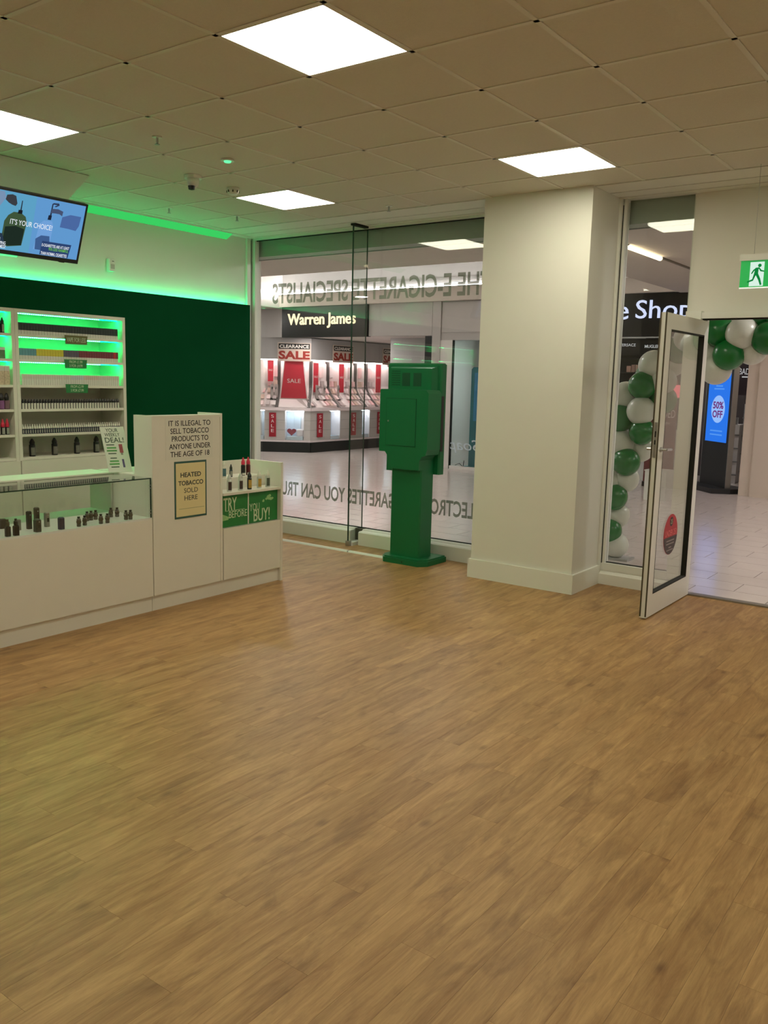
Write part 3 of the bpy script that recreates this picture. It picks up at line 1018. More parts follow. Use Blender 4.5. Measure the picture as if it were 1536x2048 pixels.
# white display counters inside
for k, (x0, x1, y0, y1, z1, lb) in enumerate(((-1.50, -.95, FA + 1.7, FA + 2.1, 1.0, 'white perfume counter left of the digital totem'), (-.95, -.45, FA + 1.9, FA + 2.3, 1.35, 'white perfume gondola right of the digital totem'))):
    t = thing('perfume_counter', lb, 'counter', ((x0 + x1) / 2, (y0 + y1) / 2, 0))
    B(x0, x1, y0, y1, 0, z1).build('body', MWHITE, t)
    for q in range(4):
        B(x0 - .01, x1 + .01, y0 - .02, y0, z1 * (q + .6) / 4.4, z1 * (q + .6) / 4.4 + .02).build('shelf', METAL, t)
    for q in range(5):
        B(x0 + .03 + q * (x1 - x0) / 5.2, x0 + .08 + q * (x1 - x0) / 5.2, y0 + .02, y0 + .08, z1, z1 + .10 + .02 * (q % 3)).build('tester', [BLACK, METAL, JB][q % 3], t)

# red perfume poster stand with lit mirrored sign above
t = thing('poster_stand', 'dark red perfume poster stand reading GUIDED seen through the door', 'poster', (-1.72, FA + .15, 0))
B(-1.99, -1.52, FA + .12, FA + .16, .08, 1.42).build('panel', mat('poster_maroon', S(96, 26, 34), .4, var=.35, scale=4), t)
B(-1.99, -1.52, FA + .08, FA + .20, 0, .08).build('foot', BLACK, t)
text('lettering', 'GUIDED', mat('poster_print', S(220, 200, 196), .5), t, (-1.90, FA + .119, 1.12), X_, Z_, .36, .13, .001)
text('lettering', 'by night', mat('poster_print', S(220, 200, 196), .5), t, (-1.82, FA + .119, 1.0), X_, Z_, .20, .06, .001, shear=.2)
t = thing('lit_sign', 'pink lit sign with mirrored white lettering above the maroon poster', 'sign', (-1.72, FA + .3, 1.45))
B(-1.95, -1.60, FA + .34, FA + .37, 1.43, 1.72).build('panel', mat('pink_panel', S(120, 70, 50), .5, var=.3), t)
B(-1.72, -1.56, FA + .30, FA + .34, 1.44, 1.64).build('pink_glow', emis('pink_glow', S(255, 120, 130), 1.2), t)
text('lettering', 'Top', emis('mirror_letters', S(255, 240, 240), 1.2), t, (-1.62, FA + .29, 1.545), -X_, Z_, .21, .09, .002)

# digital totem
ang = math.radians(-45)
TU, TN = Vector((math.cos(ang), math.sin(ang), 0)), Vector((math.sin(ang), -math.cos(ang), 0))
TO = Vector((-.98, 11.44, 0))
t = thing('digital_totem', 'black digital totem with bright blue 50% OFF screen', 'digital totem', TO)


def tb(u0, u1, n0, n1, z0, z1):
    return MB().obox(TO, TU, TN, Z_, u0, u1, n0, n1, z0, z1)


MB().prism([(-.46, -.34), (.46, -.34), (.54, .0), (.46, .26), (-.46, .26), (-.54, .0)], TO, TU, TN, Z_, 0, .075).build('base', BLACK, t)
tb(-.385, .385, -.075, .0, .075, 1.93).build('body', BLACK, t)
tb(.385, .395, -.085, .003, .075, 1.93).build('edge_trim', METAL, t)
tb(-.395, -.385, -.085, .003, .075, 1.93).build('edge_trim', METAL, t)
scr = tb(-.315, .315, .0, .004, .77, 1.87).build('screen', emis('totem_blue', S(44, 118, 232), 1.0), t)
MB().prism([(.20 * math.cos(a) + .01, 1.28 + .215 * math.sin(a)) for a in [2 * math.pi * k / 28 for k in range(28)]], TO, TU, Z_, TN, .004, .005).build('disc', emis('totem_disc', S(150, 190, 250), 1.0), scr)
PUR = emis('totem_print', S(110, 50, 120), 1.0)
text('lettering', '50%', PUR, scr, TO + TU * -.145 + TN * .0055 + Z_ * 1.285, TU, Z_, .31, .115, .001, bold=.03)
text('lettering', 'OFF', PUR, scr, TO + TU * -.145 + TN * .0055 + Z_ * 1.145, TU, Z_, .30, .115, .001, bold=.03)
for k, (wd, zz) in enumerate(((.2, 1.63), (.3, 1.585), (.36, .93), (.36, .87))):
    tb(-wd / 2, wd / 2, .004, .0045, zz, zz + .022).build('small_print', emis('totem_small', S(84, 150, 240), 1.0), scr)

# white column to the right of the totem
col = struct('pillar_mall')
B(-.47, -.30, 11.02, 11.7, 0, SZ).build('column_face', mat('column_cream', S(206, 192, 176), .6, var=.03), col)
B(-.30, .05, 10.98, 11.7, 0, SZ).build('column_face', mat('column_cream', S(206, 192, 176), .6, var=.03), col)
B(.05, 8, 11.1, 11.7, 0, SZ).build('column_face', mat('column_cream', S(206, 192, 176), .6, var=.03), col)
B(.06, .075, 11.08, 11.12, 0, SZ).build('column_joint', DARK, col)
t = thing('menu_board', 'black price board with white lettering beside the cream column', 'sign', (-.7, 12.4, 1.6))
B(-1.0, -.5, 12.5, 12.53, 1.5, 2.15).build('board', mat('board_plum', S(52, 40, 44), .5), t)
text('lettering', 'BAD BOY', LG, t, (-.98, 12.499, 1.84), X_, Z_, .36, .10, .001)
B(-.93, -.70, 12.498, 12.5, 1.79, 1.81).build('small_print', LG, t)
# white cube plinth in the mall
t = thing('display_cube', 'white open display cube on the mall floor behind the balloons', 'display cube', (-1.19, 9.6, 0))
B(-1.36, -1.05, 9.42, 9.75, 0, .42).build('body', UPVC, t)
B(-1.37, -1.04, 9.41, 9.76, .42, .432).build('lid', UPVC, t)
# mall end walls far off to the sides
we = struct('wall_far')
B(-17.2, -17, 4, 20, 0, 4).build('wall_panel', FACM, we)
B(8, 8.2, 4, 20, 0, 4).build('wall_panel', FACM, we)
B(-17, 8, 20, 20.2, 0, 4).build('wall_panel', FACM, we)

# ------------------------------------------------------------------ balloons
BW = mat('balloon_white', S(206, 208, 196), .28, var=.03)
BG = mat('balloon_green', S(16, 110, 44), .25, var=.06)
for mm in (BW, BG):
    mm.node_tree.nodes['Principled BSDF'].inputs['Subsurface Weight'].default_value = 0.0
BAL = [('w', -0.026, 5.000, 0.135, 0.121), ('g', -0.076, 4.950, 0.268, 0.116), ('w', -0.053, 5.050, 0.404, 0.117), ('g', -0.051, 4.950, 0.588, 0.124), ('w', 0.010, 5.050, 0.749, 0.120), ('w', -0.119, 5.000, 0.737, 0.120), ('g', 0.041, 4.950, 0.920, 0.128), ('w', -0.032, 5.000, 1.082, 0.124), ('w', 0.101, 5.120, 1.044, 0.130), ('g', 0.171, 4.950, 1.201, 0.118), ('w', 0.156, 4.930, 1.388, 0.127), ('g', -0.057, 5.000, 1.315, 0.129), ('w', -0.047, 5.050, 1.515, 0.130), ('g', 0.146, 4.950, 1.614, 0.127), ('w', 0.211, 5.000, 1.797, 0.128), ('g', 0.139, 5.120, 1.701, 0.125), ('g', 0.292, 5.080, 1.490, 0.128), ('w', 0.300, 5.020, 1.658, 0.123), ('w', 0.507, 5.000, 2.030, 0.126), ('g', 0.413, 5.060, 1.931, 0.123), ('g', 0.769, 4.950, 2.083, 0.129), ('w', 0.973, 4.900, 2.058, 0.132), ('g', 0.878, 4.920, 1.887, 0.133), ('w', 1.038, 5.000, 1.928, 0.124), ('w', 0.760, 5.000, 1.764, 0.130), ('w', 0.661, 5.080, 1.880, 0.131), ('g', 1.174, 4.920, 2.020, 0.136), ('g', 1.038, 5.080, 2.178, 0.130), ('w', 0.864, 5.100, 2.183, 0.126), ('g', 0.565, 5.120, 2.190, 0.128), ('w', 0.344, 5.120, 1.810, 0.114), ('g', 1.254, 5.000, 2.168, 0.128), ('w', 1.310, 5.000, 1.967, 0.128)]
bprof = [(.001, -1.0)]
for k in range(1, 14):
    a = -math.pi / 2 + math.pi * k / 14
    rr, zz = math.cos(a), math.sin(a)
    bprof.append((rr, zz * (1.0 if zz < .3 else 1.0 + .10 * (zz - .3))))
bprof += [(.05, 1.08), (.07, 1.16)]
protos = {}
for k, (c, bx_, by_, bz_, br) in enumerate(BAL):
    if c not in protos:
        mb = MB().lathe(bprof, (0, 0, 0), 24)
        o = mb.build('balloon', BW if c == 'w' else BG, smooth=True)
        protos[c] = o
    else:
        o = protos[c].copy()
        COL.objects.link(o)
    o.location = (bx_, by_, bz_)
    o.scale = (br, br, br)
    o.rotation_euler = (math.radians(-70 + 40 * random.random()), math.radians(random.uniform(-25, 25)), random.uniform(-.8, .8))
    incol = bx_ < .35 and bz_ < 1.7
    where = 'in the column beside the side window' if incol else 'in the arch over the shop doorway'
    peers = sorted((q[3] if incol else q[1], qi) for qi, q in enumerate(BAL) if q[0] == c and (q[1] < .35 and q[3] < 1.7) == incol)
    rank = [qi for _, qi in peers].index(k)
    o['label'] = '%s balloon, %s %s %s' % ('white' if c == 'w' else 'glossy green', nth(rank), 'from the bottom of the column by the side window' if incol else 'from the left', '' if incol else 'in the arch over the doorway')
    o['label'] = o['label'].strip()
    o['category'] = 'balloon'
    o['group'] = ('white' if c == 'w' else 'green') + ' balloons ' + where
    if bz_ > 2.15:
        o.rotation_euler = (math.radians(100), 0, 0)
t = thing('balloon_stand', 'grey weight at the foot of the balloon column', 'base', (-.02, 5.0, 0))
B(-.16, .12, 4.93, 5.12, 0, .02).build('plate', GREY, t)
MB().tube([(-.02, 5.08, .02), (-.02, 5.10, .8), (.05, 5.12, 1.5), (.25, 5.12, 1.85), (.55, 5.12, 2.06), (.95, 5.10, 2.08), (1.35, 5.1, 2.05)], .012).build('pole', METAL, t)

# ================================================================== SHOP THINGS: ceiling
DIFF = emis('panel_diffuser', PANEL_COL, PANEL_E)
names = {(0, 0): 'large square LED ceiling panel nearest the top edge', (-4, 0): 'square LED ceiling panel cut by the left edge above the television', (-4, 4): 'square LED ceiling panel nearest the shop window', (0, 4): 'square LED ceiling panel in front of the white pillar', (4, 0): 'square LED ceiling panel out of view to the right', (4, 4): 'square LED ceiling panel out of view right of the door', (-4, -4): 'square LED ceiling panel out of view above the counter end', (0, -4): 'square LED ceiling panel out of view overhead', (4, -4): 'square LED ceiling panel out of view behind the viewer'}
for (u, v) in sorted(LIGHTS):
    x0, y0 = .6 * u, .6 * v
    t = thing('ceiling_light', names.get((u, v), 'square LED ceiling panel above the sales floor out of view'), 'ceiling light', (x0 + .3, y0 + .3, H), 'square LED ceiling panels')
    fr = MB()
    a, b = .012, .588
    for (p0, p1, q0, q1) in ((a, b, a, a + .006), (a, b, b - .006, b), (a, a + .006, a, b), (b - .006, b, a, b)):
        fr.box(x0 + p0, x0 + p1, y0 + q0, y0 + q1, H - .001, H + .012)
    fr.build('frame', UPVC, t)
    B(x0 + .016, x0 + .584, y0 + .016, y0 + .584, H + .001, H + .006).build('diffuser', DIFF, t)

for k, (sx, sy, lb) in enumerate(((-1.49, .9, 'sprinkler head left of the large ceiling panel'), (-3.218, 2.428, 'sprinkler head near the green lit wall'), (-1.496, 3.295, 'sprinkler head just in front of the shop window'), (-2.962, 2.987, 'tiny sprinkler head by the corner of the window'))):
    t = thing('sprinkler', lb, 'sprinkler', (sx, sy, H - .06), 'ceiling sprinklers')
    MB().lathe([(.03, -.004), (.03, .004)], (sx, sy, H), 14).build('escutcheon', UPVC, t)
    MB().lathe([(.008, -.035), (.008, 0)], (sx, sy, H), 10).build('body', METAL, t)
    MB().lathe([(.016, -.045), (.016, -.042), (.003, -.036)], (sx, sy, H), 12).build('deflector', METAL, t)
t = thing('security_camera', 'small white dome security camera on the ceiling', 'security camera', (-2.097, 1.715, H - .08))
MB().lathe([(.062, -.02), (.062, .002)], (-2.097, 1.715, H), 20).build('base', UPVC, t)
MB().lathe([(.0, -.085), (.028, -.078), (.042, -.055), (.045, -.02)], (-2.097, 1.715, H), 18).build('housing', UPVC, t, smooth=True)
MB().lathe([(.0, -.105), (.022, -.10), (.026, -.075)], (-2.085, 1.69, H), 14).build('lens', BLACK, t)
t = thing('smoke_detector', 'round white smoke detector on the ceiling', 'smoke detector', (-2.149, 2.159, H - .05))
MB().lathe([(.05, -.012), (.05, .002)], (-2.149, 2.159, H), 20).build('base', UPVC, t)
MB().lathe([(.03, -.045), (.045, -.03), (.048, -.012)], (-2.149, 2.159, H), 20).build('head', UPVC, t, smooth=True)
for k in range(8):
    a = k * math.pi / 4
    B(-2.149 + .044 * math.cos(a) - .004, -2.149 + .044 * math.cos(a) + .004, 2.159 + .044 * math.sin(a) - .004, 2.159 + .044 * math.sin(a) + .004, H - .032, H - .016).build('vent', DARK, t)
t = thing('emergency_light', 'small emergency light with a green glow on the ceiling', 'emergency light', (-1.532, 1.519, H - .02))
MB().lathe([(.045, -.008), (.045, .002)], (-1.532, 1.519, H), 20).build('bezel', UPVC, t)
MB().lathe([(.022, -.016), (.026, -.008)], (-1.532, 1.519, H), 16).build('lens', emis('emergency_green', (.15, 1.0, .4), 1.2), t)

# exit sign
t = thing('exit_sign', 'hanging green running man exit sign above the open door', 'exit sign', (1.52, 3.40, 2.28))
EX0, EX1, EY = 1.318, 1.70, 3.40
B(EX0 - .005, EX1 + .005, EY - .02, EY + .02, 2.435, 2.475).build('housing', UPVC, t)
pl = B(EX0, EX1, EY - .004, EY + .004, 2.265, 2.435).build('plate', mat('exit_plate', S(20, 150, 70), .3, emit=S(16, 150, 66), estr=.8), t)
B(EX0, EX1, EY - .006, EY + .006, 2.258, 2.266).build('bottom_edge', mat('exit_edge', S(225, 235, 228), .3, emit=(1, 1, 1), estr=.5), t)
WG = emis('exit_white', S(215, 240, 225), 1.0)
EG = emis('exit_green', S(16, 140, 62), .8)
doorp = B(1.378, 1.465, EY - .0055, EY - .004, 2.272, 2.425).build('door_pictogram', WG, pl)


def man(poly):
    return MB().prism(poly, (0, EY - .0056, 0), X_, Z_, Y_, -.0012, 0)


man([(.011 * math.cos(a) + 1.437, .011 * math.sin(a) + 2.402) for a in [k * math.pi / 7 for k in range(14)]]).build('figure', EG, doorp)
man([(1.412, 2.388), (1.432, 2.390), (1.430, 2.352), (1.418, 2.338), (1.404, 2.346)]).build('figure', EG, doorp)
man([(1.412, 2.386), (1.398, 2.374), (1.386, 2.352), (1.393, 2.350), (1.404, 2.367), (1.414, 2.375)]).build('figure', EG, doorp)
man([(1.428, 2.388), (1.444, 2.364), (1.468, 2.360), (1.466, 2.368), (1.449, 2.373), (1.434, 2.392)]).build('figure', EG, doorp)
man([(1.404, 2.346), (1.396, 2.316), (1.366, 2.304), (1.367, 2.295), (1.402, 2.306), (1.416, 2.340)]).build('figure', EG, doorp)
man([(1.416, 2.342), (1.430, 2.352), (1.446, 2.318), (1.457, 2.280), (1.446, 2.277), (1.434, 2.310)]).build('figure', EG, doorp)
for xx in (1.395, 1.64):
    MB().tube([(xx, EY - .0, 2.475), (xx, EY - .02, H)], .0016, 5).build('wire', METAL, t)

# motion sensor
t = thing('motion_sensor', 'white motion sensor on the wall lit green from below', 'motion sensor', (-3.74, 2.21, 2.50))
MB().cbox(-3.77, -3.725, 2.175, 2.245, 2.505, 2.615, .008).build('housing', UPVC, t)
B(-3.726, -3.722, 2.19, 2.23, 2.525, 2.565).build('lens', mat('sensor_lens', S(190, 190, 182), .2), t)
B(-3.726, -3.723, 2.205, 2.225, 2.588, 2.593).build('slot', DARK, t)

# ------------------------------------------------------------------ television
TVO = Vector((-2.75, .42, 2.39))
TVV = Vector((.15, 0, .401)).normalized()
TVU = Y_
TVN = TVU.cross(TVV)
TVW, TVH = .763, .428
tv = thing('television', 'wall mounted television with black frame showing blue advert', 'television', TVO)


def tvb(u0, u1, v0, v1, n0, n1):
    return MB().obox(TVO, TVU, TVV, TVN, u0, u1, v0, v1, n0, n1)


tvb(0, TVW, 0, TVH, -.05, -.004).build('casing', BLACK, tv)
tvb(.10, TVW - .10, .08, TVH - .10, -.08, -.05).build('rear_cover', BLACK, tv)
for (a, b, c, d) in ((0, TVW, 0, .028), (0, TVW, TVH - .014, TVH), (0, .014, .028, TVH - .014), (TVW - .014, TVW, .028, TVH - .014)):
    tvb(a, b, c, d, -.004, .004).build('bezel', BLACK, tv)
tvb(.62, .66, -.006, 0, -.02, -.004).build('sensor', BLACK, tv)
scr = tvb(.014, TVW - .014, .028, TVH - .014, -.004, .0).build('screen', emis('tv_blue', S(96, 152, 206), 1.0), tv)
MB().tube([TVO + TVU * .30 + TVV * .25 - TVN * .07, Vector((-3.05, .70, 2.75)), Vector((-3.12, .70, 2.85))], .02).build('arm', METAL, tv)


def tvp(x, y):
    """advert layout: x right 0..1020, y down"""
    top = 520 + .2 * x
    bot = 1240 + .12 * x
    return (.10 + x / 1015 * .645, .028 + (1 - (y - top) / (bot - top)) * (TVH - .042))


def tvpoly(name, pts, col, lay=1, e=1.0):
    pts = [tvp(*p) for p in pts]
    m = emis('tv_%d_%d_%d' % col, S(*col), e)
    return MB().prism(pts, TVO, TVU, TVV, TVN, .0002 * lay, .0002 * lay + .0002).build(name, m, scr)


def tvbox(name, x0, x1, y0, y1, col, lay=1):
    """upright rectangle given at its middle height"""
    a = tvp(x0, y1)
    b = tvp(x1, y0 + (x1 - x0) * .15)
    b2 = tvp(x0, y0)
    m = emis('tv_%d_%d_%d' % col, S(*col), 1.0)
    return MB().prism([(a[0], a[1]), (b[0], a[1]), (b[0], b2[1]), (a[0], b2[1])], TVO, TVU, TVV, TVN, .0002 * lay, .0002 * lay + .0002).build(name, m, scr)


MB().prism([(.014, .03), (.37, .03), (.37, TVH - .016), (.014, TVH - .016)], TVO, TVU, TVV, TVN, .0002, .0003).build('backdrop', emis('tv_teal', S(92, 160, 196), 1.0), scr)
tvpoly('jar', [(92, 1180), (100, 900), (135, 830), (190, 790), (270, 800), (330, 850), (352, 920), (330, 1200), (170, 1215)], (62, 84, 58), 2)
tvpoly('jar_liquid', [(110, 1170), (118, 970), (235, 960), (335, 1000), (325, 1195), (175, 1205)], (30, 44, 36), 3)
tvpoly('jar_neck', [(235, 810), (240, 765), (285, 770), (285, 815)], (24, 28, 34), 3)
tvpoly('stem', [(258, 770), (262, 655), (272, 655), (272, 772)], (40, 46, 56), 3)
tvpoly('hand', [(80, 640), (90, 585), (150, 580), (190, 600), (215, 690), (200, 720), (160, 705), (120, 680)], (58, 60, 66), 3)
tvpoly('sleeve', [(-130, 700), (-100, 520), (60, 545), (85, 620), (30, 720)], (120, 146, 178), 3)
tvpoly('bottle', [(470, 1240), (500, 930), (545, 890), (640, 900), (665, 960), (650, 1270)], (112, 160, 216), 2)
tvpoly('bottle_smoke', [(490, 1240), (480, 1110), (540, 1070), (640, 1080), (660, 1200), (640, 1260)], (62, 92, 140), 3)
tvpoly('bottle_neck', [(585, 880), (590, 825), (628, 830), (625, 885)], (30, 36, 52), 3)
tvpoly('stem', [(604, 830), (612, 690), (626, 690), (622, 832)], (40, 50, 70), 3)
tvpoly('spout', [(610, 700), (625, 682), (690, 688), (700, 712), (660, 732), (640, 725), (672, 708), (640, 702)], (48, 58, 84), 3)
tvpoly('hand', [(610, 800), (618, 750), (690, 755), (755, 785), (750, 840), (715, 815), (660, 805)], (70, 82, 112), 4)
tvpoly('sleeve', [(745, 970), (755, 850), (850, 825), (985, 850), (975, 960), (945, 1015), (850, 990)], (74, 104, 160), 3)
tvpoly('caption_bar', [(-130, 1215), (-130, 1010), (100, 1055), (150, 1225)], (40, 56, 74), 4)
tvpoly('caption_bar', [(555, 1300), (565, 1135), (925, 1185), (905, 1345)], (44, 66, 110), 4)
TW_ = emis('tv_white', S(236, 242, 250), 1.0)
TG_ = emis('tv_lime', S(110, 190, 70), 1.0)


def tvtext(st, x0, x1, y0, y1, m, bold=.0):
    a = tvp(x0, y1)
    b = tvp(x1, y1 + (x1 - x0) * .15)
    c = tvp(x0, y0)
    text('caption', st, m, scr, TVO + TVU * a[0] + TVV * a[1] + TVN * .0012, TVU, TVV, b[0] - a[0], c[1] - a[1], .0003, bold=bold)


tvtext("IT'S YOUR CHOICE!", 165, 655, 870, 935, TW_)
tvtext('REDUCES DISEASES', -130, 85, 1075, 1110, TW_, .01)
tvtext('OF DEVELOPING', -90, 150, 1125, 1165, TW_, .01)
tvtext('BY 25 TIMES!', -60, 155, 1175, 1215, TW_, .01)
tvtext('E-CIGARETTES ARE AT LEAST', 568, 905, 1165, 1200, TW_, .01)
tvtext('95% LESS HARMFUL', 655, 900, 1215, 1250, TG_, .01)
tvtext('THAN NORMAL CIGARETTES', 568, 890, 1262, 1300, TW_, .01)

# ------------------------------------------------------------------ shelving behind the counter
SH = mat('shelf_laminate', S(216, 212, 198), .45, var=.02)
SX0, SX1 = -3.695, -3.35
LEV = [.937, 1.12, 1.315, 1.502, 1.70, 1.892]


def shelf_unit(y0, y1, label, leds):
    t = thing('shelf_unit', label, 'shelving', ((SX0 + SX1) / 2, (y0 + y1) / 2, 0))
    B(SX0, SX1, y0, y0 + .028, 0, 2.08).build('side_panel', SH, t)
    B(SX0, SX1, y1 - .028, y1, 0, 2.08).build('side_panel', SH, t)
    B(SX0, SX1, y0 + .028, y1 - .028, 2.052, 2.08).build('top_panel', SH, t)
    B(SX0, SX0 + .012, y0 + .028, y1 - .028, 0, 2.052).build('back_panel', SH, t)
    for z in LEV:
        B(SX0 + .012, SX1 - .004, y0 + .028, y1 - .028, z - .020, z).build('shelf', SH, t)
    for z in (1.70, 1.892, 2.072):
        if leds:
            st_ = B(SX1 - .075, SX1 - .060, y0 + .04, y1 - .04, z - .0245, z - .021).build('led_tape', SLED, t)
            dots = MB()
            q = y0 + .045
            while q < y1 - .215:
                dots.box(SX1 - .058, SX1 - .052, q, q + .009, z - .027, z - .021)
                q += .0185
            dots.build('led_diodes', emis('led_dot', (.35, 1, .7), 4.0), t)
    mid = (y0 + y1) / 2
    d_ = B(SX1, SX1 + .018, y0 + .003, y1 - .003, .09, .915).build('cupboard_door', SH, t)
    B(SX0, SX1 - .03, y0 + .01, y1 - .01, 0, .08).build('plinth', SH, t)
    return t


shelf_unit(1.032, 2.045, 'white shelving bay packed with small e-liquid boxes beside green wall', True)
shelf_unit(.018, 1.030, 'white shelving bay cut off by the left edge', True)


def box_row(name, label, group, y0, y1, n, x, z, w, d, h, parts, jitter=.0):
    """row of little cartons; parts = [(zfrac0, zfrac1, material fn)]"""
    protos_ = {}
    for k in range(n):
        y = y0 + (y1 - y0) * (k + .5) / n
        key = tuple(p[3](k).name for p in parts)
        if key not in protos_:
            r = bpy.data.objects.new(name, None)
            COL.objects.link(r)
            r.empty_display_size = .02
            for (pn, a, b, fm_) in parts:
                MB().cbox(-d / 2, d / 2, -w / 2, w / 2, h * a, h * b, .0012).build(pn, fm_(k), r)
            protos_[key] = r
            o = r
        else:
            o = dup(protos_[key], (0, 0, 0))
        o.location = (x + random.uniform(-jitter, jitter), y, z)
        o['label'] = (label(k) if callable(label) else label) + ', %s from left' % nth(k)
        o['category'] = 'box'
        o['group'] = group
    return


C_DK = mat('carton_dark', S(34, 46, 42), .5)
C_WH = mat('carton_white', S(208, 206, 196), .5)
C_BL = mat('carton_blue', S(96, 146, 160), .5)
C_YE = mat('carton_yellow', S(206, 190, 60), .5)
C_PU = mat('carton_purple', S(92, 84, 100), .5)
C_RD = mat('carton_red', S(120, 52, 60), .5)
C_R2 = mat('carton_bright_red', S(176, 34, 40), .5)
FX = SX1 - .035
box_row('liquid_box', 'small dark and white e-liquid carton on top shelf', 'dark cartons on the top shelf', 1.072, 1.985, 37, FX, 1.892, .0235, .03, .088, [('lower_half', 0, .34, lambda k: C_WH), ('upper_half', .34, 1, lambda k: C_DK)])


def c2(k):
    return C_BL if k < 6 else C_YE if k < 16 else C_PU if k < 22 else C_R2 if k == 36 else C_RD


n2 = {'carton_blue': 'pale blue', 'carton_yellow': 'yellow', 'carton_purple': 'grey purple', 'carton_red': 'dark red', 'carton_bright_red': 'bright red'}
box_row('liquid_box', lambda k: 'small %s and white e-liquid carton on second shelf' % n2[c2(k).name], 'coloured cartons on the second shelf', 1.075, 1.985, 38, FX, 1.70, .0230, .03, .085, [('lower_half', 0, .36, lambda k: C_WH), ('upper_half', .36, 1, c2)])
C_W2 = [mat('carton_cream_%d' % q, S(*c), .5) for q, c in enumerate(((206, 200, 188), (202, 204, 196), (196, 198, 200), (208, 190, 178)))]
box_row('liquid_box', 'small off white e-liquid carton on third shelf', 'white cartons on the third shelf', 1.085, 1.99, 44, FX, 1.502, .0195, .03, .085, [('lower_half', 0, .55, lambda k: C_WH), ('upper_half', .55, 1, lambda k: C_W2[3] if 26 < k < 34 else C_W2[2] if 20 < k <= 26 else C_W2[0])])


def bottle(name, body, bh, br, cap, ch, label_m=None, lz=(.1, .8), tip=.3, label_frac=1.0):
    """small e-liquid bottle standing at the origin: body, label and pointed cap"""
    r = bpy.data.objects.new(name, None)
    COL.objects.link(r)
    r.empty_display_size = .02
    MB().lathe([(br * .92, 0), (br, bh * .04), (br, bh * .9), (br * .7, bh)], (0, 0, 0), 12).build('body', body, r)
    MB().lathe([(br * .86, 0), (br * .86, ch * .35), (br * .55, ch * (1 - tip) + .0), (br * .22, ch)], (0, 0, bh), 12).build('cap', cap, r)
    if label_m is not None:
        mb = MB()
        nn = 8
        vs, fs = [], []
        for i_ in range(nn + 1):
            a = (-.5 + i_ / nn) * math.pi * label_frac
            for zz in (bh * lz[0], bh * lz[1]):
                vs.append((br * 1.02 * math.cos(a), br * 1.02 * math.sin(a), zz))
        for i_ in range(nn):
            fs.append((i_ * 2, i_ * 2 + 2, i_ * 2 + 3, i_ * 2 + 1))
        mb.add(vs, fs)
        mb.build('label', label_m, r)
    return r


def put(o, loc, label, cat, group=None):
    o.location = loc
    o['label'] = label
    o['category'] = cat
    if group:
        o['group'] = group


BK = mat('bottle_black', S(26, 26, 26), .3)
WHC = mat('cap_white', S(216, 214, 200), .4)
NAVY = mat('bottle_navy', S(44, 48, 66), .35)
LBW = mat('label_white', S(206, 204, 192), .5)
LBG = mat('label_grey', S(150, 150, 140), .5)
pr = bottle('liquid_bottle', BK, .050, .0115, BK, .028, LBW, (.0, .92), .3, .62)
for k in range(36):
    y = 1.075 + (1.985 - 1.075) * (k + .5) / 36
    o = pr if k == 0 else dup(pr, (0, 0, 0))
    put(o, (FX + .01, y, 1.315), 'small black bottle with white label on the fourth shelf, %s from left' % nth(k), 'bottle', 'black bottles on the fourth shelf')
pr = bottle('liquid_bottle', NAVY, .040, .0098, WHC, .036, LBG, (.15, .8), .5, .35)
for k in range(45):
    y = 1.072 + (1.99 - 1.072) * (k + .5) / 45
    o = pr if k == 0 else dup(pr, (0, 0, 0))
    put(o, (FX + .01, y, 1.12), 'small navy bottle with pointed white cap on fifth shelf, %s from left' % nth(k), 'bottle', 'white capped bottles on the fifth shelf')
LB4 = mat('label_grey_dark', S(112, 110, 100), .5, var=.5, scale=60)
pr = bottle('liquid_bottle', BK, .100, .024, BK, .042, LB4, (.12, .72), .3, .6)
for k, y in enumerate((1.18, 1.378, 1.586, 1.775)):
    o = pr if k == 0 else dup(pr, (0, 0, 0))
    put(o, (FX - .03, y, .937), ['tall black bottle on the bottom shelf, leftmost of four', 'tall black bottle on the bottom shelf, second from left', 'tall black bottle on the bottom shelf, third from left', 'tall black bottle on the bottom shelf nearest the deal card'][k], 'bottle', 'four tall black bottles')
# left bay contents
PKC = mat('cap_crimson', S(206, 40, 70), .35)
pr = bottle('liquid_bottle', BK, .075, .016, BK, .040, LBG, (.1, .85), .4, .4)
for k in range(6):
    o = pr if k == 0 else dup(pr, (0, 0, 0))
    put(o, (FX, .78 + k * .034, 1.892), 'black pointed bottle on the top shelf of the left bay, %s of six' % nth(k), 'bottle', 'black bottles in the left bay')
FLO = mat('carton_floral', S(196, 176, 150), .5, var=.5, scale=70)
FLG = mat('carton_green_print', S(92, 120, 84), .5, var=.5, scale=60)
box_row('liquid_box', 'green printed carton on the second shelf of left bay', 'green cartons in the left bay', .80, .955, 3, FX, 1.70, .046, .05, .085, [('lower_half', 0, .75, lambda k: FLG), ('upper_half', .75, 1, lambda k: C_WH)])
box_row('liquid_box', 'tall floral carton on the third shelf of left bay', 'floral cartons in the left bay', .80, .985, 4, FX, 1.502, .044, .05, .145, [('lower_half', 0, .72, lambda k: FLO), ('upper_half', .72, 1, lambda k: C_W2[0])])
for k in range(5):
    lm = mat('left_label_%d' % k, S(*((150, 60, 50), (170, 60, 50), (130, 150, 60), (130, 80, 130), (120, 90, 100))[k]), .5)
    pr = bottle('liquid_bottle', BK, .075, .02, BK, .05, lm, (.05, .9), .2, .9)
    put(pr, (FX, .79 + k * .043, 1.315), '%s labelled black bottle on the fourth shelf of left bay' % ('orange', 'red', 'lime', 'purple', 'mauve')[k], 'bottle', 'labelled bottles in the left bay')
pr = bottle('liquid_bottle', BK, .060, .0165, PKC, .062, LBG, (.1, .9), .4, .5)
